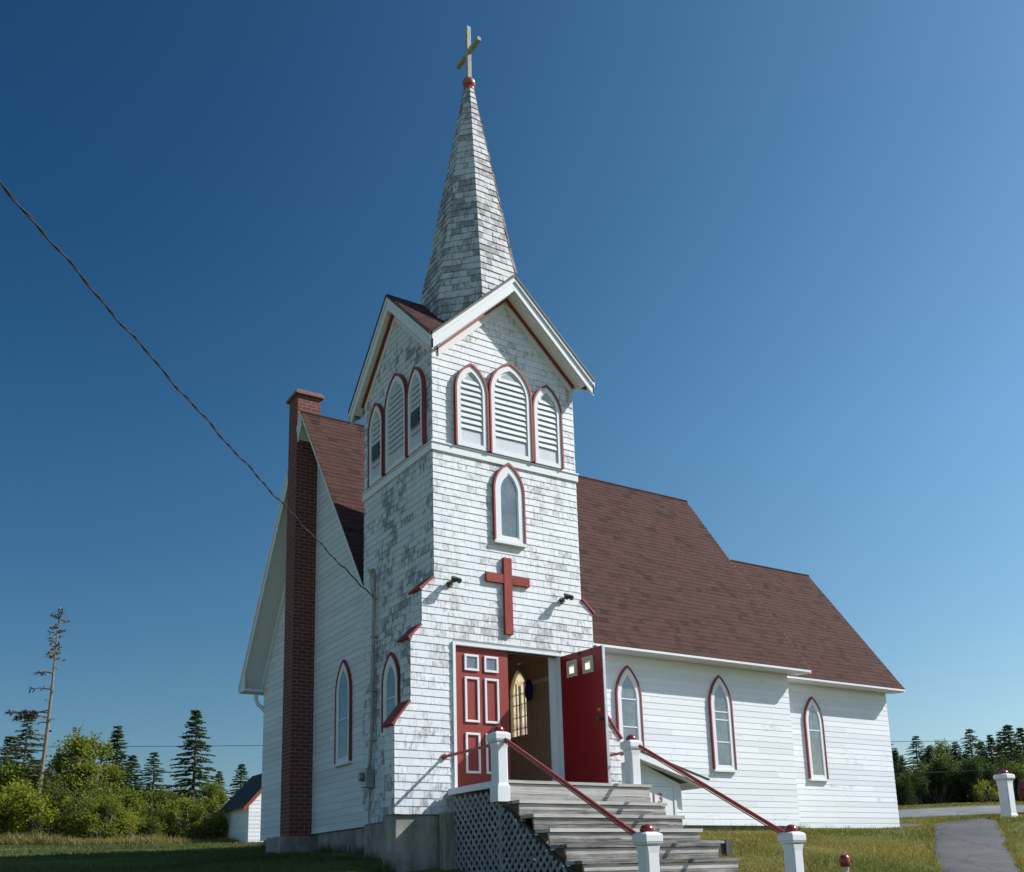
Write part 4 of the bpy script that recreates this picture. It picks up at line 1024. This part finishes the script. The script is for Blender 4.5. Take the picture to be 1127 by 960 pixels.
# ================================================================= shed, posts, car, far wires
base = ground_at(266, 40.0)
shed = thing('shed', 'small white shed with dark roof and red rake trim behind the church', 'shed', base)
sx, sy, sz = ground_at(273.5, 40).x, ground_at(273.5, 40).y, gz(ground_at(273.5, 40).x, ground_at(273.5, 40).y)-.05
SF = frame((sx, sy, sz), (1, 0, 0), (0, -1, 0)); SLf = frame((sx, sy, sz), (0, 1, 0), (-1, 0, 0)); sw, sd, sh_, sr = 2.3, 3.1, 1.80, 3.05
mb = MB(); mb.box(sx+.003, sx+sw-.003, sy+.003, sy+sd, sz-.4, sz+sh_); mb.prism(SF, [(0.003, sh_), (sw-.003, sh_), (sw/2, sr-.1)], -sd, -.003); 
courses(mb, SF, 0, sr-.1, .15, lambda z: (0, sw) if z < sh_ else (max(0, sw/2-(sr-.1-z)*.67), min(sw, sw/2+(sr-.1-z)*.67))); courses(mb, SLf, 0, sh_, .15, lambda z: (0, sd))
mb.build('wall', M['clap'], shed)
mb = MB(); q = (sr-sh_)/(sw/2)
for s in (-1, 1):
    roof_tabs(mb, (sx+(0 if s < 0 else sw)-(-s)*.0+s*.25, sy-.15, sz+sh_-.25*q), (0, 1, 0), (-s, 0, q), lambda u: (0, sd+.3), math.hypot(sw/2+.25, (sw/2+.25)*q), ex=.2)
mb.build('roof', M['roof_dark'], shed)
mb = MB()
for s in (-1, 1):
    xe = sx+sw/2+s*(sw/2+.25); ze_ = sz+sh_-.25*q; xr = sx+sw/2
    mb.prism(PX, [(xr, sz+sr+.0-.02), (xe, ze_-.02), (xe, ze_-.2), (xr, sz+sr-.20)], sy-.16, sy-.13)
build_each(mb, 'rake_trim', M['red'], shed)

def ground_seen(px, py, lo, hi):               # where the line of sight through (px, py) meets the ground
    r = ray(px, py); h = math.hypot(r.x, r.y)
    for k in range(400):
        d = lo+(hi-lo)*k/399; p = CAM+r*(d/h)
        if gz(p.x, p.y) >= p.z: return p, d
    return p, d
gp, gd = ground_seen(1111, 900, 18, 34); rtop = ray(1104, 852); gh = CAM.z+rtop.z*gd/math.hypot(rtop.x, rtop.y)-gp.z
gpo = thing('gate_post', 'white wooden gate post with red ball on the lawn by the driveway', 'post', gp)
newel(gp.x, gp.y, gp.z+gh, gh+.15, 'post_shaft', gpo, 1.4)
r_ = ray(930, 954); sp_ = CAM+r_*(10.5/r_.length); sg_ = gz(sp_.x, sp_.y)
sr_ = thing('garden_stake', 'thin white stake with red rounded cap standing in the grass', 'stake', (sp_.x, sp_.y, sg_))
mb = MB(); mb.lathe((sp_.x, sp_.y, sg_-.1), [(.03, 0), (.03, sp_.z-sg_+.06), (.038, sp_.z-sg_+.085), (.034, sp_.z-sg_+.10)], 12); mb.build('shaft', M['cream'], sr_)
mb = MB(); mb.lathe((sp_.x, sp_.y, sp_.z), [(.046, 0), (.052, .02), (.052, .075), (.045, .10), (.025, .115), (.008, .12)], 16); mb.build('cap', M['ball'], sr_, smooth=True)

# parked car, only its rear corner is inside the frame
def make_car():
    b = ground_at(1226, 31.0); ang = -.25
    car = thing('parked_car', 'dark maroon car parked on the driveway at the right edge', 'car', (b.x, b.y, b.z))
    paint = mat_plain('maroon car paint', (.07, .008, .016), .22, .1, 2, .6); dark = mat_plain('dark car glass', (.04, .045, .05), .08, .1, 2, .7); tyre = mat_plain('tyre rubber', (.02, .02, .02), .8)
    cs, sn = math.cos(ang), math.sin(ang)
    def G(u, z, d): return Vector((b.x+cs*u-sn*d, b.y+sn*u+cs*d, b.z+z))
    side = [(-2.2, .35), (-2.25, .62), (-2.15, .88), (-1.55, .95), (-1.0, 1.38), (.35, 1.42), (1.05, .98), (1.95, .86), (2.25, .65), (2.25, .32), (1.75, .30), (1.65, .55), (1.4, .66), (1.15, .55), (1.05, .28), (-1.05, .28), (-1.15, .55), (-1.4, .66), (-1.65, .55), (-1.75, .3)]
    mb = MB(); mb.prism(G, side, -.85, .85); mb.build('body', paint, car, bevel=.05)
    mb = MB()
    for d0, d1 in ((-.862, -.853), (.853, .862)):
        mb.prism(G, [(-1.38, .99), (-.95, 1.32), (-.35, 1.35), (-.35, .99)], d0, d1); mb.prism(G, [(-.28, .99), (-.28, 1.35), (.32, 1.36), (.88, .99)], d0, d1)
    build_each(mb, 'window', dark, car)
    for u in (-1.4, 1.4):
        for d in (-.80, .80):
            mb = MB(); c = G(u, .31, d); e = Vector((-sn, cs, 0))*.1
            mb.tube([c-e, c-e*.8, c+e*.8, c+e], [.26, .31, .31, .26], 24); w = mb.build('wheel', tyre, car); mb = MB(); mb.tube([c-e*1.05, c+e*1.05], .19, 16); mb.build('rim', M['metal'], w)
    for d in (-.7, .5):
        mb = MB(); mb.prism(G, [(-2.262, .66), (-2.20, .84), (-2.17, .84), (-2.235, .66)], d, d+.2); mb.build('tail_light', M['ball'], car)
    return car
make_car()
def wire(a, b, sag, rad, lab):
    P = [a.lerp(b, k/40)-Vector((0, 0, 4*sag*(k/40)*(1-k/40))) for k in range(41)]; mb = MB(); mb.tube(P, rad, 5)
    return tag(mb.build('power_line', M['cable']), lab, 'power line')
def pt(px, py, d): r = ray(px, py); return CAM+r*(d/r.length)
wire(pt(-60, 823, 75), pt(1180, 815, 75), .0, .018, 'thin dark power line passing low in the sky behind the church')
wire(pt(960, 853, 30), pt(1200, 843, 30), .0, .012, 'thin lower power line crossing in front of the right hand trees')

# ================================================================= VEGETATION
M['needle'] = mat_leaf('spruce needles', [(.030, .050, .020), (.056, .084, .030), (.095, .125, .042)], .25)
M['leaf_dd'] = mat_leaf('leaves darkened as backlit', [(.028, .050, .016), (.050, .078, .022), (.085, .115, .030)], .35)  # backlit shade of the right hand wood is put into these darker greens
M['needle_y'] = mat_leaf('young spruce needles', [(.05, .075, .016), (.085, .115, .024), (.12, .145, .035)], .2)
M['leaf'] = mat_leaf('alder leaves', [(.085, .115, .016), (.155, .190, .024), (.225, .245, .045)], .5)
M['leaf_d'] = mat_leaf('dark leaves', [(.055, .082, .016), (.105, .135, .024), (.160, .185, .038)], .5)
M['leaf_y'] = mat_leaf('yellow green leaves', [(.15, .18, .018), (.22, .235, .028), (.28, .27, .045)], .5)
M['drygrass'] = mat_leaf('dry tall grass', [(.17, .15, .06), (.26, .225, .095), (.20, .20, .06)], .35)
M['bark'] = mat_plain('grey bark', (.12, .105, .09), .95, .4, 8, .1, (3, 3, .6), .5)
M['bark_dead'] = mat_plain('bleached dead wood', (.19, .16, .13), .95, .35, 8, .1, (3, 3, .6), .5)
M['twig'] = mat_leaf('dead brown twigs', [(.085, .068, .05), (.12, .10, .07), (.07, .07, .045)], .1)
def vrand(r): 
    while True:
        v = Vector((r.uniform(-1, 1), r.uniform(-1, 1), r.uniform(-1, 1)))
        if .05 < v.length < 1: return v.normalized()
def quad(mb, c, d, n, L, w, q):
    s = d.cross(n)
    if s.length < 1e-3: s = d.orthogonal()
    s = s.normalized()*w
    mb.face([c-d*L*.5, c+s-d*L*.05, c+d*L*.5, c-s-d*L*.05], q)
def spruce_mesh(seed, H=6.0, Rm=1.35, dens=1.0, bare=.06, dead=0.0, droop=.25):
    r = random.Random(seed); tr = MB(); fo = MB(); fo.loose = True
    tr.tube([(0, 0, -.3), (0, 0, H*.3), (r.uniform(-.05, .05), r.uniform(-.05, .05), H*.7), (0, 0, H)], [.016*H, .012*H, .006*H, .001*H], 8)
    z = H*bare
    while z < H*.985:
        f = 1-z/H; Lb = Rm*(f**.8)*r.uniform(.8, 1.1)+.05; nb = r.randint(5, 7)
        for k in range(nb):
            if r.random() < dead: continue
            a = 2*math.pi*(k+r.random()*.7)/nb; Lk = Lb*r.uniform(.6, 1.15); d = Vector((math.cos(a), math.sin(a), 0)); el = .25*(1-f)-.12+r.uniform(-.1, .1)
            n = max(3, int(Lk/.085)); P0 = Vector((0, 0, z+r.uniform(-.06, .06)))
            tr.tube([P0, P0+d*Lk*.5+Vector((0, 0, el*Lk*.5)), P0+d*Lk*.9+Vector((0, 0, el*Lk*.9-droop*Lk*.4))], [.008+.006*Lk, .007, .003], 4, cap=False)
            for i in range(n):
                t = (i+.6)/n
                if t < .15: continue
                p = P0+d*Lk*t+Vector((0, 0, el*Lk*t-droop*Lk*t*t*.6+.06*Lk*max(0, t-.75)))
                sd_ = Vector((-d.y, d.x, 0))
                for s in (-1, 1):
                    for m in range(2):
                        if r.random() > dens: continue
                        dr = (d*r.uniform(.4, .9)+sd_*s*r.uniform(.3, 1.0)+Vector((0, 0, r.uniform(-.45, .15)))).normalized(); L_ = r.uniform(.14, .30)*(1.1-t*.35)*(.6+.4*f)
                        quad(fo, p+dr*L_*.45, dr, vrand(r), L_, r.uniform(.022, .042), min(1, max(0, .15+.75*t*r.uniform(.4, 1.2))))
                if r.random() < dens:
                    quad(fo, p+Vector((0, 0, .02)), (d+Vector((0, 0, r.uniform(-.2, .35)))).normalized(), vrand(r), r.uniform(.16, .26), .035, r.random())
        z += r.uniform(.13, .22)*(.75+.5*f)*H/6
    return tr, fo
def bush_mesh(seed, H=2.4, Rr=1.4, n=4600, leaf=.085, trunkh=.0, lobes=14):
    r = random.Random(seed); tr = MB(); fo = MB(); fo.loose = True; C = []
    for k in range(lobes):
        a = r.uniform(0, 6.28); q = Rr*math.sqrt(r.random())*.75; z = trunkh+(H-trunkh)*r.uniform(.2, .88); sh = 1-.55*abs(z/H-.45)
        C.append((Vector((math.cos(a)*q*sh*1.15, math.sin(a)*q*sh*1.15, z)), r.uniform(.18, .42)*Rr))
    for c, rad in C:
        b = Vector((r.uniform(-.12, .12)*Rr, r.uniform(-.12, .12)*Rr, -.2)); m = (b+c)/2+Vector((r.uniform(-.1, .1), r.uniform(-.1, .1), .15*H*r.random()))
        tr.tube([b, m, c, c+vrand(r)*rad*.6+Vector((0, 0, rad*.3))], [.02*H, .014*H, .007*H, .002*H], 5, cap=False)
        for _ in range(5): tr.tube([c.lerp(m, r.random()*.4), c+vrand(r)*rad*.9], [.006*H, .002*H], 4, cap=False)
    for _ in range(lobes*2):                      # upright shoots that break the outline
        c, rad = r.choice(C); d = (Vector((0, 0, 1.1))+vrand(r)*.8).normalized(); L_ = rad*r.uniform(.9, 1.6); tr.tube([c, c+d*L_], [.004*H, .001*H], 4, cap=False)
        for k in range(int(n/lobes*.05)):
            t = r.uniform(.35, 1.02); w = (d+vrand(r)*1.2).normalized(); quad(fo, c+d*L_*t+w*leaf*.6+vrand(r)*leaf*.8, w, vrand(r), leaf*r.uniform(.7, 1.4), leaf*r.uniform(.28, .45), r.random())
    for _ in range(n):
        c, rad = r.choice(C); v = vrand(r); q = r.random()**.45
        if r.random() < .13: q *= r.uniform(1.1, 1.75)
        p = c+Vector((v.x*rad*q, v.y*rad*q, v.z*rad*q*.8))
        if p.z < .02: p.z = r.uniform(.02, .25)
        d = (v+vrand(r)*1.1).normalized(); quad(fo, p, d, (Vector((0, 0, 1))+vrand(r)*.8).normalized(), leaf*r.uniform(.7, 1.5), leaf*r.uniform(.28, .48), r.random())
    return tr, fo
protos = {}
def proto(key, fn, mats):
    tr, fo = fn()
    a = tr.build('trunk', M[mats[1]]); a.data.polygons.foreach_set('use_smooth', [True]*len(a.data.polygons)); b = fo.build('crown', M[mats[0]])
    protos[key] = (a.data, b.data); 
    for o in (a, b): COL.objects.unlink(o); bpy.data.objects.remove(o)
proto('spruce_a', lambda: spruce_mesh(1), ('needle', 'bark')); proto('spruce_b', lambda: spruce_mesh(2, 6, 1.6, .9, .05, .1, .3), ('needle', 'bark')); proto('spruce_c', lambda: spruce_mesh(3, 6, 1.1, .95, .05), ('needle', 'bark'))
proto('spruce_sparse', lambda: spruce_mesh(4, 6, 1.7, .7, .12, .35, .2), ('needle', 'bark_dead')); proto('spruce_young', lambda: spruce_mesh(5, 6, 1.5, 1.0, .02), ('needle_y', 'bark'))
proto('bush_a', lambda: bush_mesh(11), ('leaf', 'bark')); proto('bush_b', lambda: bush_mesh(12, 2.4, 1.5, 4800, .08, 0, 17), ('leaf', 'bark')); proto('bush_d', lambda: bush_mesh(13, 2.4, 1.5, 4800, .08, 0, 17), ('leaf_d', 'bark'))
proto('bush_y', lambda: bush_mesh(14, 2.0, 1.3, 3800, .08, 0, 14), ('leaf_y', 'bark')); proto('tree_a', lambda: bush_mesh(15, 5.0, 1.7, 7600, .115, 1.0, 26), ('leaf', 'bark')); proto('tree_dd', lambda: bush_mesh(17, 5.0, 1.4, 8000, .10, .3, 20), ('leaf_dd', 'bark')); proto('bush_dd', lambda: bush_mesh(18, 2.4, 1.4, 5200, .08, 0, 13), ('leaf_dd', 'bark')); proto('tree_d', lambda: bush_mesh(16, 5.0, 1.6, 7600, .11, .7, 26), ('leaf_d', 'bark'))
Hs = {'spruce_a': 6, 'spruce_b': 6, 'spruce_c': 6, 'spruce_sparse': 6, 'spruce_young': 6, 'bush_a': 2.4, 'bush_b': 2.4, 'bush_d': 2.4, 'bush_y': 2.0, 'tree_a': 5, 'tree_d': 5, 'tree_dd': 5, 'bush_dd': 2.4}
def plant(key, px, d, top=None, h=None, wid=1.0, label='', group='', name=None, cat=None, tilt=0):
    p = ground_at(px, d)
    if top is not None: r = ray(px, top); h = (CAM.z+r.z*d/math.hypot(r.x, r.y))-p.z
    s = h/Hs[key]; nm = name or ('spruce_tree' if key.startswith('spruce') else 'shrub' if key.startswith('bush') else 'leafy_tree')
    o = thing(nm, label, cat or ('tree' if 'tree' in nm else 'shrub'), p, group, rng.uniform(0, 6.28)); o.scale = (s*wid, s*wid, s); o.rotation_euler.x = tilt
    for n_, mesh in (('trunk', protos[key][0]), ('crown', protos[key][1])):
        c = bpy.data.objects.new(n_, mesh); COL.objects.link(c); c.parent = o
    return o
GL, GR = 'trees and shrubs of the thicket left of the church', 'trees and shrubs of the wood right of the church'
for a in [
    ('spruce_a', 211, 47, 778, 1.25, 'tall slender dark spruce rising above the thicket, nearest tall one to the shed'),
    ('spruce_c', 124, 50, 797, 1.5, 'dark spruce tip showing just right of the bright leafy tree'),
    ('spruce_a', 142, 51, 829, 1.6, 'short dark spruce, left of the pair in the middle of the thicket'),
    ('spruce_b', 166, 50, 826, 1.5, 'short dark spruce, right of the pair in the middle of the thicket'),
    ('spruce_c', 240, 52, 848, 1.5, 'low dark spruce between the tall slender spruce and the shed'),
    ('spruce_a', 264, 52, 839, 1.5, 'dark spruce standing right behind the shed'),
    ('spruce_sparse', 22, 46, 786, 1.4, 'ragged sparse spruce with bare grey limbs left of the dead tree'),
    ('spruce_b', 5, 50, 808, 1.5, 'dark spruce at the left edge of the picture'),
    ('spruce_c', 60, 52, 828, 1.3, 'dark spruce behind the trunk of the dead tree'),
    ('tree_a', 93, 46, 803, 1.1, 'bright green leafy tree, the tallest leafy one left of the church'),
    ('tree_a', 112, 47, 835, 1.2, 'green leafy tree leaning against the right of the tallest leafy one'),
    ('tree_d', 40, 49, 836, 1.3, 'dark leafy tree behind the dead tree'),
    ('tree_d', 185, 49, 866, 1.3, 'dark leafy tree left of the tall slender spruce'),
    ('tree_a', 230, 45, 858, .9, 'bright leafy tree just right of the tall slender spruce'),
    ('tree_d', 200, 52, 864, 1.3, 'dark leafy tree behind the tall slender spruce'),
    ('tree_d', 150, 52, 862, 1.3, 'dark leafy tree behind the middle pair of spruces')]:
    plant(a[0], a[1], a[2], top=a[3], wid=a[4], label=a[5], group=GL)
ords = ['first', 'second', 'third', 'fourth', 'fifth', 'sixth', 'seventh', 'eighth', 'ninth', 'tenth', 'eleventh', 'twelfth', 'thirteenth', 'fourteenth', 'fifteenth', 'sixteenth', 'seventeenth', 'eighteenth', 'nineteenth', 'twentieth']
keys = ['bush_d', 'bush_a', 'bush_y', 'bush_b', 'bush_d', 'bush_a', 'bush_b', 'bush_y', 'bush_b', 'bush_d', 'bush_a', 'bush_b']
for i in range(12):
    px = -8+i*22.5+rng.uniform(-5, 5); k = keys[i]; tone = {'bush_d': 'dark green', 'bush_y': 'yellow green', 'bush_a': 'bright green', 'bush_b': 'mid green'}[k]
    plant(k, px, 43+rng.uniform(-1, 1), h=rng.uniform(1.4, 2.4)*(.85 if i > 6 else 1), wid=1.15, label=f'{tone} shrub, {ords[i]} from the left edge in the front row of the thicket', group=GL)
for i in range(11):
    px = 0+i*24+rng.uniform(-6, 6); k = keys[(i+4) % 12]; tone = {'bush_d': 'dark green', 'bush_y': 'yellow green', 'bush_a': 'bright green', 'bush_b': 'mid green'}[k]
    k = {'bush_d': 'bush_b'}.get(k, k); tone = {'bush_y': 'yellow green', 'bush_a': 'bright green', 'bush_b': 'mid green'}[k]
    plant(k, px, 46+rng.uniform(-1, 1), h=rng.uniform(2.3, 3.5)*(.78 if i > 5 else 1), wid=1.0, label=f'{tone} taller shrub, {ords[i]} from the left edge in the back row of the thicket', group=GL)
for a in [
    ('spruce_a', 984, 50, 811, 1.62, 'dark spruce half hidden by the right end wall of the church'),
    ('spruce_b', 1018, 50, 808, 1.56, 'dark spruce, first whole one right of the church'),
    ('spruce_b', 1079, 49, 800, 1.62, 'dark spruce with spreading top left of the white gate post'),
    ('spruce_c', 1101, 50, 807, 1.62, 'slim dark spruce rising behind the white gate post'),
    ('spruce_a', 1122, 48, 795, 1.88, 'broad dark spruce at the right edge of the picture'),
    ('spruce_c', 1000, 52, 830, 1.50, 'low dark spruce near the right end wall of the church'),
    ('spruce_a', 1060, 53, 827, 1.75, 'low dark spruce in the middle of the right hand wood'),
    ('spruce_b', 1090, 52, 827, 1.75, 'low dark spruce filling the gap left of the gate post'),
    ('spruce_young', 1004, 44, 848, .9, 'small yellow green young spruce near the right end wall'),
    ('tree_d', 1043, 50, 812, .9, 'tall thin crowned leafy tree between two dark spruces'),
    ('tree_dd', 1030, 51, 852, 1.2, 'dark leafy tree right of the first whole spruce'),
    ('tree_dd', 1065, 50, 852, 1.2, 'dark leafy tree under the spreading spruce'),
    ('tree_dd', 1112, 51, 852, 1.2, 'dark leafy tree behind the car and gate post'),
    ('tree_dd', 1140, 52, 820, 1.3, 'dark leafy tree beyond the right edge'),
    ('tree_dd', 990, 54, 855, 1.3, 'dark leafy tree behind the right end wall of the church'),
    ('tree_dd', 1012, 55, 853, 1.3, 'dark leafy tree behind the small yellow green spruce'),
    ('spruce_b', 1034, 55, 840, 1.88, 'low dark spruce left of the tall thin crowned leafy tree'),
    ('tree_dd', 1082, 55, 852, 1.3, 'dark leafy tree directly behind the yellow leaved shrub'),
    ('spruce_a', 1110, 55, 818, 1.88, 'dark spruce just right of the gate post, deep in the wood'),
    ('spruce_b', 1052, 52, 824, 2.00, 'wide dark spruce just right of the tall thin crowned leafy tree'),
    ('spruce_a', 1024, 53, 830, 2.00, 'wide low spruce in front of the first whole dark spruce'),
    ('spruce_b', 1070, 52, 828, 2.00, 'wide low spruce left of the spreading dark spruce'),
    ('spruce_a', 993, 53, 828, 2.00, 'wide low spruce beside the right end wall of the church'),
    ('tree_dd', 1055, 53, 852, 1.2, 'leafy tree between the wide spruces of the right hand wood'),
    ('spruce_a', 1031, 49, 821, 1.5, 'middle sized dark spruce under the left side of the tall thin crowned leafy tree'),
    ('spruce_c', 1061, 49, 815, 1.7, 'middle sized dark spruce just left of the spreading dark spruce'),
    ('spruce_a', 1090, 50, 814, 1.6, 'middle sized dark spruce between the spreading spruce and the gate post'),
    ('spruce_b', 1113, 49, 803, 1.5, 'tall dark spruce second from the right edge of the picture'),
    ('spruce_c', 993, 49, 822, 1.6, 'middle sized dark spruce close to the right end wall of the church'),
    ('spruce_a', 1136, 50, 798, 1.5, 'tall dark spruce cut by the right edge of the picture'),
    ('bush_y', 1091, 44, 858, 1.0, 'yellow leaved shrub left of the white gate post')]:
    plant(a[0], a[1], a[2], top=a[3], wid=a[4], label=a[5], group=GR)
for i in range(14):
    px = 978+i*12.5+rng.uniform(-4, 4); k = ['bush_dd', 'bush_d', 'bush_dd'][i % 3]; tone = {'bush_dd': 'very dark green', 'bush_d': 'dark green', 'bush_b': 'mid green'}[k]
    plant(k, px, 46.5+rng.uniform(-1, 1), h=rng.uniform(1.2, 2.1), wid=1.0, label=f'{tone} shrub, {ords[i]} from the church in the undergrowth of the right hand wood', group=GR)
# dead tree
def dead_tree():
    r = random.Random(21); b = ground_at(38, 44.5); o = thing('dead_tree', 'tall bare dead spruce leaning right, grey trunk with few ragged limbs', 'tree', b)
    rr = ray(66, 668); d = math.hypot(rr.x, rr.y); top = CAM+rr*(44.5/d); v = top-b
    tr = MB(); P = [b+v*t+Vector((.25*math.sin(t*3), 0, 0))*(1-t)*t for t in (0, .2, .4, .6, .8, 1)]; P[0] -= Vector((0, 0, .3)); tr.tube(P, [.105, .09, .075, .055, .035, .010], 8); 
    fo = MB(); fo.loose = True; right = Vector((r2.x, r2.y, 0)).normalized()
    def limb(t, ang, L, n, dz, tw):
        p = b+v*t; dd = (right*math.cos(ang)+Vector((-right.y, right.x, 0))*math.sin(ang)); e = p+dd*L+Vector((0, 0, dz)); tr.tube([p, p.lerp(e, .5)+Vector((0, 0, .05)), e], [.03, .02, .006], 5, cap=False)
        for k in range(n):
            q = p.lerp(e, r.uniform(.3 if L > .7 else .1, 1.05)); w = (dd+vrand(r)*.9).normalized(); quad(fo, q+w*tw*.4, w, vrand(r), tw*r.uniform(.6, 1.3), .03, r.random())
    for k in range(40): limb(r.uniform(.77, .995), r.uniform(0, 6.28), r.uniform(.10, .42), 7, r.uniform(-.12, .15), .15)
    for k in range(30): limb(r.uniform(.12, .8), r.uniform(0, 6.28), r.uniform(.15, .7), 2, r.uniform(-.1, .1), .15)
    for t, L, n, dz in ((.54, 1.5, 110, .05), (.55, 1.2, 90, -.3), (.52, 1.0, 40, .1), (.71, .75, 18, .05), (.64, .9, 4, .02), (.38, 2.1, 60, .1), (.33, 2.4, 60, -.05), (.30, 1.6, 50, .1), (.40, 1.2, 30, .2)):
        limb(t, math.pi+r.uniform(-.3, .3), L, n, dz, .25)
    tr.build('trunk', M['bark_dead'], o); fo.build('crown', M['twig'], o)  # the crown part here is only loose dead twigs along the limbs
dead_tree()

# ---------------------------------------------------------------- grass (stuff)
def near_poly(px, py, P, w):
    d = np.full(px.shape, 1e9)
    for a, b in zip(P[:-1], P[1:]):
        ax_, ay_ = a[0], a[1]; bx, by = b[0]-ax_, b[1]-ay_; t = np.clip(((px-ax_)*bx+(py-ay_)*by)/(bx*bx+by*by), 0, 1)
        d = np.minimum(d, np.hypot(px-ax_-t*bx, py-ay_-t*by)-(a[2]+(b[2]-a[2])*t))
    return d < w
def grass(name, n, area, hmin, hmax, width, mat, seed, label=None):
    g = np.random.default_rng(seed); d = area['d0']*(area['d1']/area['d0'])**g.random(n); px = area['p0']+(area['p1']-area['p0'])*g.random(n)
    R0 = [ray(q, 900) for q in (area['p0'], area['p1'])]; az = np.interp(px, (area['p0'], area['p1']), [math.atan2(q.x, q.y) for q in R0])
    x = CAM.x+np.sin(az)*d; y = CAM.y+np.cos(az)*d
    keep = ~near_poly(x, y, PATH, -.02) & ~near_poly(x, y, ROAD, -.02)
    keep &= ~((x > -.66) & (x < W+.66) & (y > 0) & (y < D)) & ~((x > -.0) & (x < X1) & (y > Y0) & (y < Y1)) & ~((x > X1-1) & (x < X2) & (y > YCN) & (y < YCF)) & ~((x > 3.4) & (x < 6) & (y > 1.3) & (y < 3)) & ~((x > .2) & (x < 2.7) & (y > -4.6) & (y < 0))
    x, y, d = x[keep], y[keep], d[keep]; n = len(x); z = heights(x, y)
    h = g.uniform(hmin, hmax, n)*(.7+.6*(np.sin(x*1.7+y*.6)*.5+.5)*g.random(n)); a = g.uniform(0, 6.283, n); w = width*(.7+.6*g.random(n))*np.clip(d/16, .7, 2.5)
    lx, ly = g.normal(0, .45, n)*h, g.normal(0, .45, n)*h
    V = np.empty((n, 3, 3)); V[:, 0] = np.c_[x-np.cos(a)*w, y-np.sin(a)*w, z-.01]; V[:, 1] = np.c_[x+np.cos(a)*w, y+np.sin(a)*w, z-.01]; V[:, 2] = np.c_[x+lx, y+ly, z+h]
    me = bpy.data.meshes.new(name); me.vertices.add(n*3); me.vertices.foreach_set('co', V.ravel()); me.loops.add(n*3); me.loops.foreach_set('vertex_index', np.arange(n*3)); me.polygons.add(n)
    me.polygons.foreach_set('loop_start', np.arange(0, n*3, 3)); me.polygons.foreach_set('loop_total', np.full(n, 3)); me.update(calc_edges=True)
    at = me.attributes.new('rnd', 'FLOAT', 'FACE'); patch = np.clip(.5+.28*np.sin(x*.9+1.3*np.sin(y*.7))+.22*np.sin(y*1.3+x*.4)+g.normal(0, .22, n), 0, 1); at.data.foreach_set('value', patch.astype(np.float32))
    me.materials.append(mat); o = bpy.data.objects.new(name, me); COL.objects.link(o); o['kind'] = 'stuff'
    o['label'] = label; o['category'] = 'grass'
def tufts(name, lines, n, hmin, hmax, mat, seed, label):
    g = np.random.default_rng(seed); pts = []
    for (x0, y0, x1, y1, sp) in lines:
        L = math.hypot(x1-x0, y1-y0); k = int(n*L); t = g.random(k); nx_, ny_ = -(y1-y0)/L, (x1-x0)/L; o = g.normal(0, sp, k)
        cl = (np.sin(t*L*3.1+seed)+np.sin(t*L*7.7)) > g.uniform(-1.6, 1.2, k); pts.append(np.c_[x0+(x1-x0)*t+nx_*o, y0+(y1-y0)*t+ny_*o][cl])
    p = np.concatenate(pts); n = len(p); x, y = p[:, 0], p[:, 1]; z = heights(x, y); h = g.uniform(hmin, hmax, n); a = g.uniform(0, 6.283, n); w = .004+.004*g.random(n)
    V = np.empty((n, 3, 3)); V[:, 0] = np.c_[x-np.cos(a)*w, y-np.sin(a)*w, z-.02]; V[:, 1] = np.c_[x+np.cos(a)*w, y+np.sin(a)*w, z-.02]; V[:, 2] = np.c_[x+g.normal(0, .35, n)*h, y+g.normal(0, .35, n)*h, z+h]
    me = bpy.data.meshes.new(name); me.from_pydata(V.reshape(-1, 3).tolist(), [], np.arange(n*3).reshape(n, 3).tolist())
    at = me.attributes.new('rnd', 'FLOAT', 'FACE'); at.data.foreach_set('value', np.clip(g.normal(.5, .3, n), 0, 1).astype(np.float32)); me.materials.append(mat)
    o = bpy.data.objects.new(name, me); COL.objects.link(o); o['kind'] = 'stuff'; o['label'] = label; o['category'] = 'grass'
M['lawn'] = mat_leaf('lawn grass', [(.085, .110, .018), (.185, .165, .036), (.30, .235, .085)], .3)
M['lawn_l'] = mat_leaf('greener grass darkened for shade', [(.045, .075, .018), (.075, .100, .024), (.13, .12, .045)], .25)  # greener than the right lawn, with the shade on this side darkened in
grass('lawn_grass', 150000, dict(p0=770, p1=1150, d0=9, d1=45), .03, .075, .006, M['lawn'], 1, 'short yellowing mown grass on the slope right of the stairs')
grass('lawn_grass', 110000, dict(p0=-30, p1=440, d0=10, d1=44), .03, .08, .006, M['lawn_l'], 2, 'short green mown grass on the lawn left of the church')
grass('tall_grass', 16000, dict(p0=-30, p1=262, d0=40.5, d1=43.5), .15, .5, .012, M['drygrass'], 3, 'tall dry grass along the foot of the left thicket')

PE = []
for a, b in zip(PATH[:-1], PATH[1:]):
    L = math.hypot(b[0]-a[0], b[1]-a[1]); nx_, ny_ = -(b[1]-a[1])/L, (b[0]-a[0])/L
    for sg in (-1, 1): PE.append((a[0]+nx_*a[2]*sg*1.02, a[1]+ny_*a[2]*sg*1.02, b[0]+nx_*b[2]*sg*1.02, b[1]+ny_*b[2]*sg*1.02, .045))
tufts('path_edge_grass', PE, 260, .04, .13, M['lawn'], 5, 'ragged grass tufts along both edges of the asphalt path')
tufts('foundation_weeds', [(6.0, Y0-.02, X1, Y0-.02, .06), (X1, YCN-.02, X2, YCN-.02, .06), (-.06, .3, -.06, D, .05), (-.72, -.05, -.72, .4, .06), (XG-.02, D, XG-.02, CHY0-.2, .06), (XG-.5, CHY1+.1, XG-.1, Y1, .1), (2.9, -1.0, 4.4, -1.2, .1)], 300, .05, .22, M['lawn_l'], 6, 'uncut grass and weeds along the church foundation')
